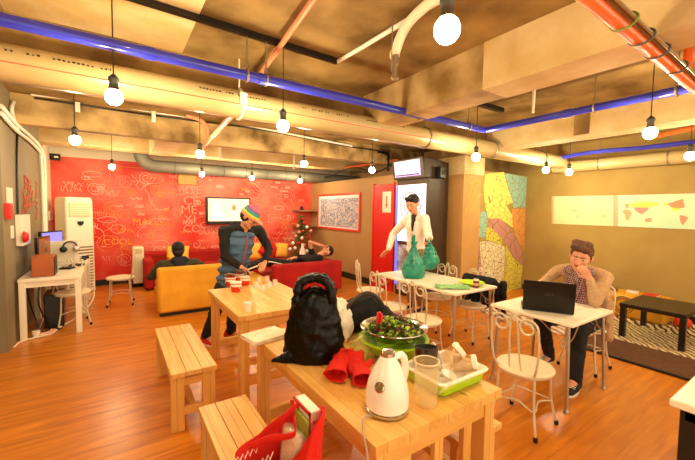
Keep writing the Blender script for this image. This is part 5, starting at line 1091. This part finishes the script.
P_, M_ = head(b, hc, hf, hu, 1.13); hand(b, wrR, (.75, -.25, -.45), (-.2, -.2, -1), 1, .6, 1); hand(b, wrL, (-.5, -.5, -.5), (-.3, .1, -1), -1, .6, .95)
b.build('body', M_skin2, t, remesh=.0068, smo=3); face(P_, M_, t, 1.13)
g = MB()
for q in (-1, 1): g.tube([P_(q*.033+.024*math.cos(a), .098, .004+.017*math.sin(a)) for a in [2*PI*i/16 for i in range(17)]], .003, 6); g.tube([P_(q*.057, .097, .008), P_(q*.082, .02, .01)], .003, 6)
g.build('glasses', M_black, t)
h = MB(); h.ball(P_(0, -.022, .0), (.092, .1, .09), 20, 14, M_); h.build('hair', M_hairb, t, remesh=.009, smo=3)
cc = [('cap_band', 'e8906c', .008, .034), ('cap_stripe', 'e6d43c', .034, .056), ('cap_stripe', '2f9a94', .056, .084), ('cap_stripe', '8a5a94', .084, .104), ('cap_crown', 'c06c84', .104, .14)]
for nme, cl, z0, z1 in cc:
    rg = []
    for i in range(6):
        z = z0+(z1-z0)*i/5; k = math.sqrt(max(0, 1-((z-.02)/.121)**2)); rg.append([P_(.09*k*math.cos(a), -.006+.105*k*math.sin(a), z) for a in [2*PI*j/32 for j in range(32)]])
    MB().loft(rg, cap=(z1 > .13)).build(nme, mat('cap_'+cl, cl, .8, bump=.3, bscale=120), t)
br = MB(); br.loft([[P_(.062*math.cos(a), .06+.11*max(0, math.sin(a)), .03+dz-.012*max(0, math.sin(a))) for a in [2*PI*j/24 for j in range(24)]] for dz in (0, .008)]); br.build('cap_brim', mat('cap_e8906c', 'e8906c', .8), t)
M_hood = mat('black_hoodie', '15120e', .85, bump=.2, bscale=60); c = MB(); tors(c, pel+V((0, 0, .06)), ch, ff, 1.06); limbs(c, [([shR, ch+V((.01, -.02, .13)), shL], [.066, .09, .066]), ([shR, elR, wrR.lerp(elR, .12)], [.066, .054, .04]), ([shL, elL, wrL.lerp(elL, .12)], [.066, .054, .04])])
f_, u_, r_ = frame(ff, ch-pel); hb = ch+u_*.2-f_*.03; c.limb(hb-r_*.06, hb+r_*.06, .07, .07); c.limb(hb-r_*.08, hb-r_*.04+f_*.12-u_*.02, .045, .04); c.limb(hb+r_*.08, hb+r_*.04+f_*.12-u_*.02, .045, .04)
c.build('hoodie', M_hood, t, remesh=.011, smo=4, disp=(.02, .06))
M_vest = mat('blue_vest', '4a6a88', .6, c2='3c5a78', scale=6); c = MB(); M3 = Matrix((r_, f_, u_)).transposed(); tors(c, pel+V((0, 0, .0)), ch, ff, 1.2, 1.02)
for i in range(7):
    z = pel+V((0, 0, -.0))+(ch-pel)*(i/6*1.28-.08); kx_ = 1.1+.04*(3-abs(3-i)); rw = (.15, .15, .15, .158, .165, .168, .14)[i]
    for s_ in (-1, 1): c.ball(z+r_*s_*.07-f_*.01, (rw*.8, .148, .056), 22, 12, M3)
for s_ in (-1, 1): c.limb(ch+r_*s_*.12+u_*.11, ch+r_*s_*.1+u_*.16, .06, .045)
c.limb(hb-r_*.08-f_*.04-u_*.04, hb+r_*.08-f_*.04-u_*.04, .055, .055)
c.build('vest', M_vest, t, remesh=.010, smo=5, disp=(.012, .05))
c = MB(); c.tube([ch+f_*.145+u_*.11, ch+f_*.15, pel.lerp(ch, .4)+f_*.148, pel+f_*.145], .007, 8); c.build('zipper', mat('zip_red', 'b83424', .5), t)
c = MB(); limbs(c, [([hpR, knR, anR+V((0, 0, .02))], [.1, .075, .06]), ([hpL, knL, anL+V((0, 0, .02))], [.1, .075, .06]), ([hpR, hpL], [.115, .115])]); c.build('trousers', M_jean, t, remesh=.012, smo=4, disp=(.02, .06))
M_rsh = mat('red_shoe', 'c81c14', .6); shoe('shoe', (.85, 4.34, .001), (.95, 4.1, .001), M_rsh, t, M_white, M_white); shoe('shoe', (1.13, 4.36, .001), (1.27, 4.14, .001), M_rsh, t, M_white, M_white)

# ---------- standing man in white with the bags
t = thing('person', 'standing person in white jacket holding a teal bag behind the long table', 'person', (0, 0, 0))
X0 = 3.96; hc = V((3.92, 4.04, 1.72)); hc = px(412.5, 204, X=3.93); hy = hc.y; pel = V((4.05, hy+.02, .98)); ch = V((4.03, hy+.02, 1.36)); shR = V((4.02, hy+.19, 1.50)); shL = V((4.04, hy-.17, 1.50))
elR = px(393, 234, X=3.93); wrR = px(388.5, 250, X=3.80); elL = V((4.0, hy-.29, 1.24)); wrL = px(430, 238, X=3.8)
hpR, hpL = V((4.05, hy+.11, .92)), V((4.05, hy-.07, .92)); knR, knL = V((4.03, hy+.12, .5)), V((4.03, hy-.09, .5)); anR, anL = V((4.08, hy+.13, .09)), V((4.08, hy-.1, .09))
ff = V((-1, -.35, 0)); hf = V((-.85, -.3, -.42)); hu = V((-.3, -.1, 1)); b = MB(); tors(b, pel, ch, ff, .9)
limbs(b, [([shR, elR, wrR], [.046, .037, .027]), ([shL, elL, wrL], [.046, .037, .027]), ([hpR, knR, anR], [.08, .054, .038]), ([hpL, knL, anL], [.08, .054, .038]), ([anR, anR+V((-.12, -.03, -.05))], [.035, .025]), ([anL, anL+V((-.12, -.03, -.05))], [.035, .025]), ([ch+V((0, 0, .17)), hc+V((.03, 0, -.07))], [.06, .052]), ([shR, shL], [.058, .058])])
P_, M_ = head(b, hc, hf, hu, 1.2); hand(b, wrR, (-.35, .55, -.6), (-.2, -.5, -.6), 1, .25, 1.05, .25); hand(b, wrL, (-.5, -.2, -.6), (-.6, .5, 0), -1, 1.3, 1.05)
b.build('body', M_skin, t, remesh=.0072, smo=3); face(P_, M_, t, 1.2)
h = MB(); h.ball(P_(0, -.02, .042), (.098, .114, .104), 20, 14, M_); h.limb(P_(-.05, .05, .095), P_(.05, .05, .095), .03, .03); h.ball(P_(0, -.06, -.0), (.07, .05, .07), 16, 12, M_); h.build('hair', M_hairb, t, remesh=.008, smo=2, disp=(.012, .03))
M_wj = mat('white_jacket', 'f4e8dc', .7, c2='ecdccc', scale=6, bump=.2, bscale=30); c = MB(); f_, u_, r_ = tors(c, pel+V((0, 0, .02)), ch, ff, 1.05, 1.05); limbs(c, [([shR, elR, wrR.lerp(elR, .08)], [.072, .062, .045]), ([shL, elL, wrL.lerp(elL, .1)], [.072, .062, .045]), ([shR, shL], [.065, .065]), ([ch+u_*.16-r_*.06, ch+u_*.19+f_*.02-r_*.055], [.05, .035]), ([ch+u_*.16+r_*.06, ch+u_*.19+f_*.02+r_*.055], [.05, .035])])
c.build('jacket', M_wj, t, remesh=.011, smo=4, disp=(.02, .07))
c = MB(); c.limb(ch+u_*.19+f_*.03, ch+u_*.02+f_*.1, .058, .03); c.limb(ch+u_*.02+f_*.1, ch-u_*.06+f_*.112, .03, .012); c.build('t_shirt', mat('dark_tee', '2c2018', .8), t, remesh=.009, smo=3)
c = MB(); c.tube([ch+f_*.123-u_*.09, pel+f_*.128-u_*.08], .005, 6); c.build('zipper', M_steel, t)
c = MB(); limbs(c, [([hpR, knR, anR+V((0, 0, .02))], [.108, .08, .065]), ([hpL, knL, anL+V((0, 0, .02))], [.108, .08, .065]), ([hpR, hpL], [.12, .12])]); c.build('trousers', mat('khaki_cloth', '8a6c44', .8), t, remesh=.012, smo=4, disp=(.02, .06))
for an in (anR, anL): shoe('shoe', (an.x+.05, an.y, .001), (an.x-.2, an.y-.05, .001), M_can, t, M_white)

# ---------- person seated on the yellow sofa, seen from behind
t = thing('person', 'person with short black hair in dark olive hoodie sitting on yellow sofa', 'person', (0, 0, 0))
hc = px(178, 250, Y=6.1); pel = V((.85, 6.16, .54)); ch = V((.84, 6.12, .6)); ch = V((.84, 6.08, .64)); shL = V((.6, 6.08, .72)); shR = V((1.08, 6.08, .72)); elL = V((.46, 6.2, .53)); wrL = V((.55, 6.45, .54)); elR = V((1.28, 6.2, .58)); wrR = V((1.38, 6.42, .6))
kn = (V((.72, 6.6, .48)), V((.98, 6.6, .48))); an = (V((.72, 6.72, .09)), V((.98, 6.72, .09))); b = MB(); b.ball(pel, (.15, .12, .11)); b.ball(ch, (.16, .11, .14))
limbs(b, [([shR, elR, wrR], [.045, .038, .027]), ([shL, elL, wrL], [.045, .038, .027]), ([V((.76, 6.2, .52)), kn[0], an[0]], [.075, .055, .04]), ([V((.94, 6.2, .52)), kn[1], an[1]], [.075, .055, .04]), ([an[0], an[0]+V((0, .12, -.05))], [.035, .025]), ([an[1], an[1]+V((0, .12, -.05))], [.035, .025]), ([ch, hc+V((0, -.01, -.06))], [.06, .055]), ([shR, shL], [.055, .055])])
P_, M_ = head(b, hc, (.1, 1, -.1), (0, 0, 1), 1.15); hand(b, wrR, (.3, .9, -.1), (0, 0, -1), -1, .5); hand(b, wrL, (.3, .9, -.1), (0, 0, -1), 1, .5); b.build('body', M_skin2, t, remesh=.0075, smo=3); face(P_, M_, t)
h = MB(); h.ball(P_(0, -.022, .035), (.094, .112, .1), 20, 14, M_); h.ball(P_(0, -.05, -.02), (.084, .066, .09), 16, 12, M_); h.build('hair', M_hairb, t, remesh=.008, smo=2)
M_ol = mat('olive_hoodie', '3c3820', .85, bump=.2, bscale=50); c = MB(); c.ball(pel, (.19, .15, .15)); c.ball(ch, (.21, .14, .16)); limbs(c, [([shR, elR, wrR], [.075, .068, .045]), ([shL, elL, wrL], [.075, .068, .045]), ([shR, shL], [.075, .075])]); c.build('hoodie', M_ol, t, remesh=.012, smo=5, disp=(.02, .07))
c = MB(); c.limb((.77, 6.02, .79), (.91, 6.02, .79), .06, .06); c.ball((.84, 5.99, .71), (.1, .06, .09)); c.build('hood', mat('navy_hood', '1e1c30', .85), t, remesh=.011, smo=4)
c = MB(); limbs(c, [([V((.76, 6.2, .53)), kn[0], an[0]+V((0, 0, .03))], [.1, .075, .06]), ([V((.94, 6.2, .53)), kn[1], an[1]+V((0, 0, .03))], [.1, .075, .06])]); c.build('trousers', M_jean, t, remesh=.013, smo=4)
for a in an: shoe('shoe', (a.x, a.y-.04, .001), (a.x, a.y+.2, .001), M_can, t, M_white)

# ---------- person lying on the red sofa
t = thing('person', 'person in black lying on back along red sofa with forearm over face', 'person', (0, 0, 0))
Y_ = 6.2; hc = V((3.66, Y_+.02, .76)); ch = V((3.26, Y_, .60)); pel = V((2.8, Y_, .54)); shN = V((3.4, Y_-.17, .65)); shF = V((3.4, Y_+.17, .66))
elF = V((3.28, Y_+.06, .96)); wrF = V((3.54, Y_+.0, .88)); elN = V((3.1, Y_-.24, .64)); wrN = V((2.86, Y_-.12, .69))
b = MB(); f_, u_, r_ = tors(b, pel, ch, (.2, 0, 1), .88); kn = (V((2.3, Y_-.12, .66)), V((2.32, Y_+.12, .62))); an = (V((1.9, Y_-.1, .53)), V((1.92, Y_+.12, .53)))
limbs(b, [([shN, elN, wrN], [.045, .037, .027]), ([shF, elF, wrF], [.045, .037, .027]), ([pel+V((-.03, -.09, 0)), kn[0], an[0]], [.075, .055, .038]), ([pel+V((-.03, .09, 0)), kn[1], an[1]], [.075, .055, .038]), ([an[0], an[0]+V((-.06, 0, .1))], [.034, .026]), ([an[1], an[1]+V((-.06, 0, .1))], [.034, .026]), ([ch+V((.1, 0, .03)), hc+V((-.08, 0, -.03))], [.06, .05]), ([shN, shF], [.055, .055])])
P_, M_ = head(b, hc, (-.5, -.15, .8), (.85, 0, .5), 1.1); hand(b, wrF, (.9, -.2, -.1), (0, -.1, -1), 1, .4); hand(b, wrN, (-.9, .3, -.1), (0, 0, -1), 1, .5); b.build('body', M_skin, t, remesh=.0072, smo=3); face(P_, M_, t)
h = MB(); h.ball(P_(0, -.022, .045), (.092, .11, .098), 20, 14, M_); h.ball(P_(0, -.06, .0), (.07, .05, .07), 16, 12, M_); h.build('hair', M_hairb, t, remesh=.008, smo=2, disp=(.01, .03))
c = MB(); tors(c, pel+V((.05, 0, .01)), ch, (.2, 0, 1), .99); limbs(c, [([shN, elN, wrN.lerp(elN, .3)], [.065, .054, .045]), ([shF, shF.lerp(elF, .45)], [.065, .06]), ([shN, shF], [.065, .065])]); c.build('t_shirt', M_hood, t, remesh=.011, smo=4, disp=(.02, .06))
c = MB(); limbs(c, [([pel+V((-.0, -.09, 0)), kn[0], an[0]], [.1, .078, .06]), ([pel+V((-.0, .09, 0)), kn[1], an[1]], [.1, .078, .06])]); tr = c.build('trousers', M_jean, t, remesh=.012, smo=4, disp=(.015, .06))
c = MB(); c.tube(bez([pel+V((-.05, -.19, .02)), kn[0].lerp(pel, .5)+V((0, -.135, 0)), kn[0]+V((0, -.082, .0)), kn[0].lerp(an[0], .5)+V((0, -.072, 0)), an[0]+V((0, -.064, 0))]), .011, 8); c.build('white_stripe', M_wj, tr)
for a in an: shoe('shoe', a+V((.02, 0, -.08)), a+V((-.1, 0, .12)), M_can, t, M_white)
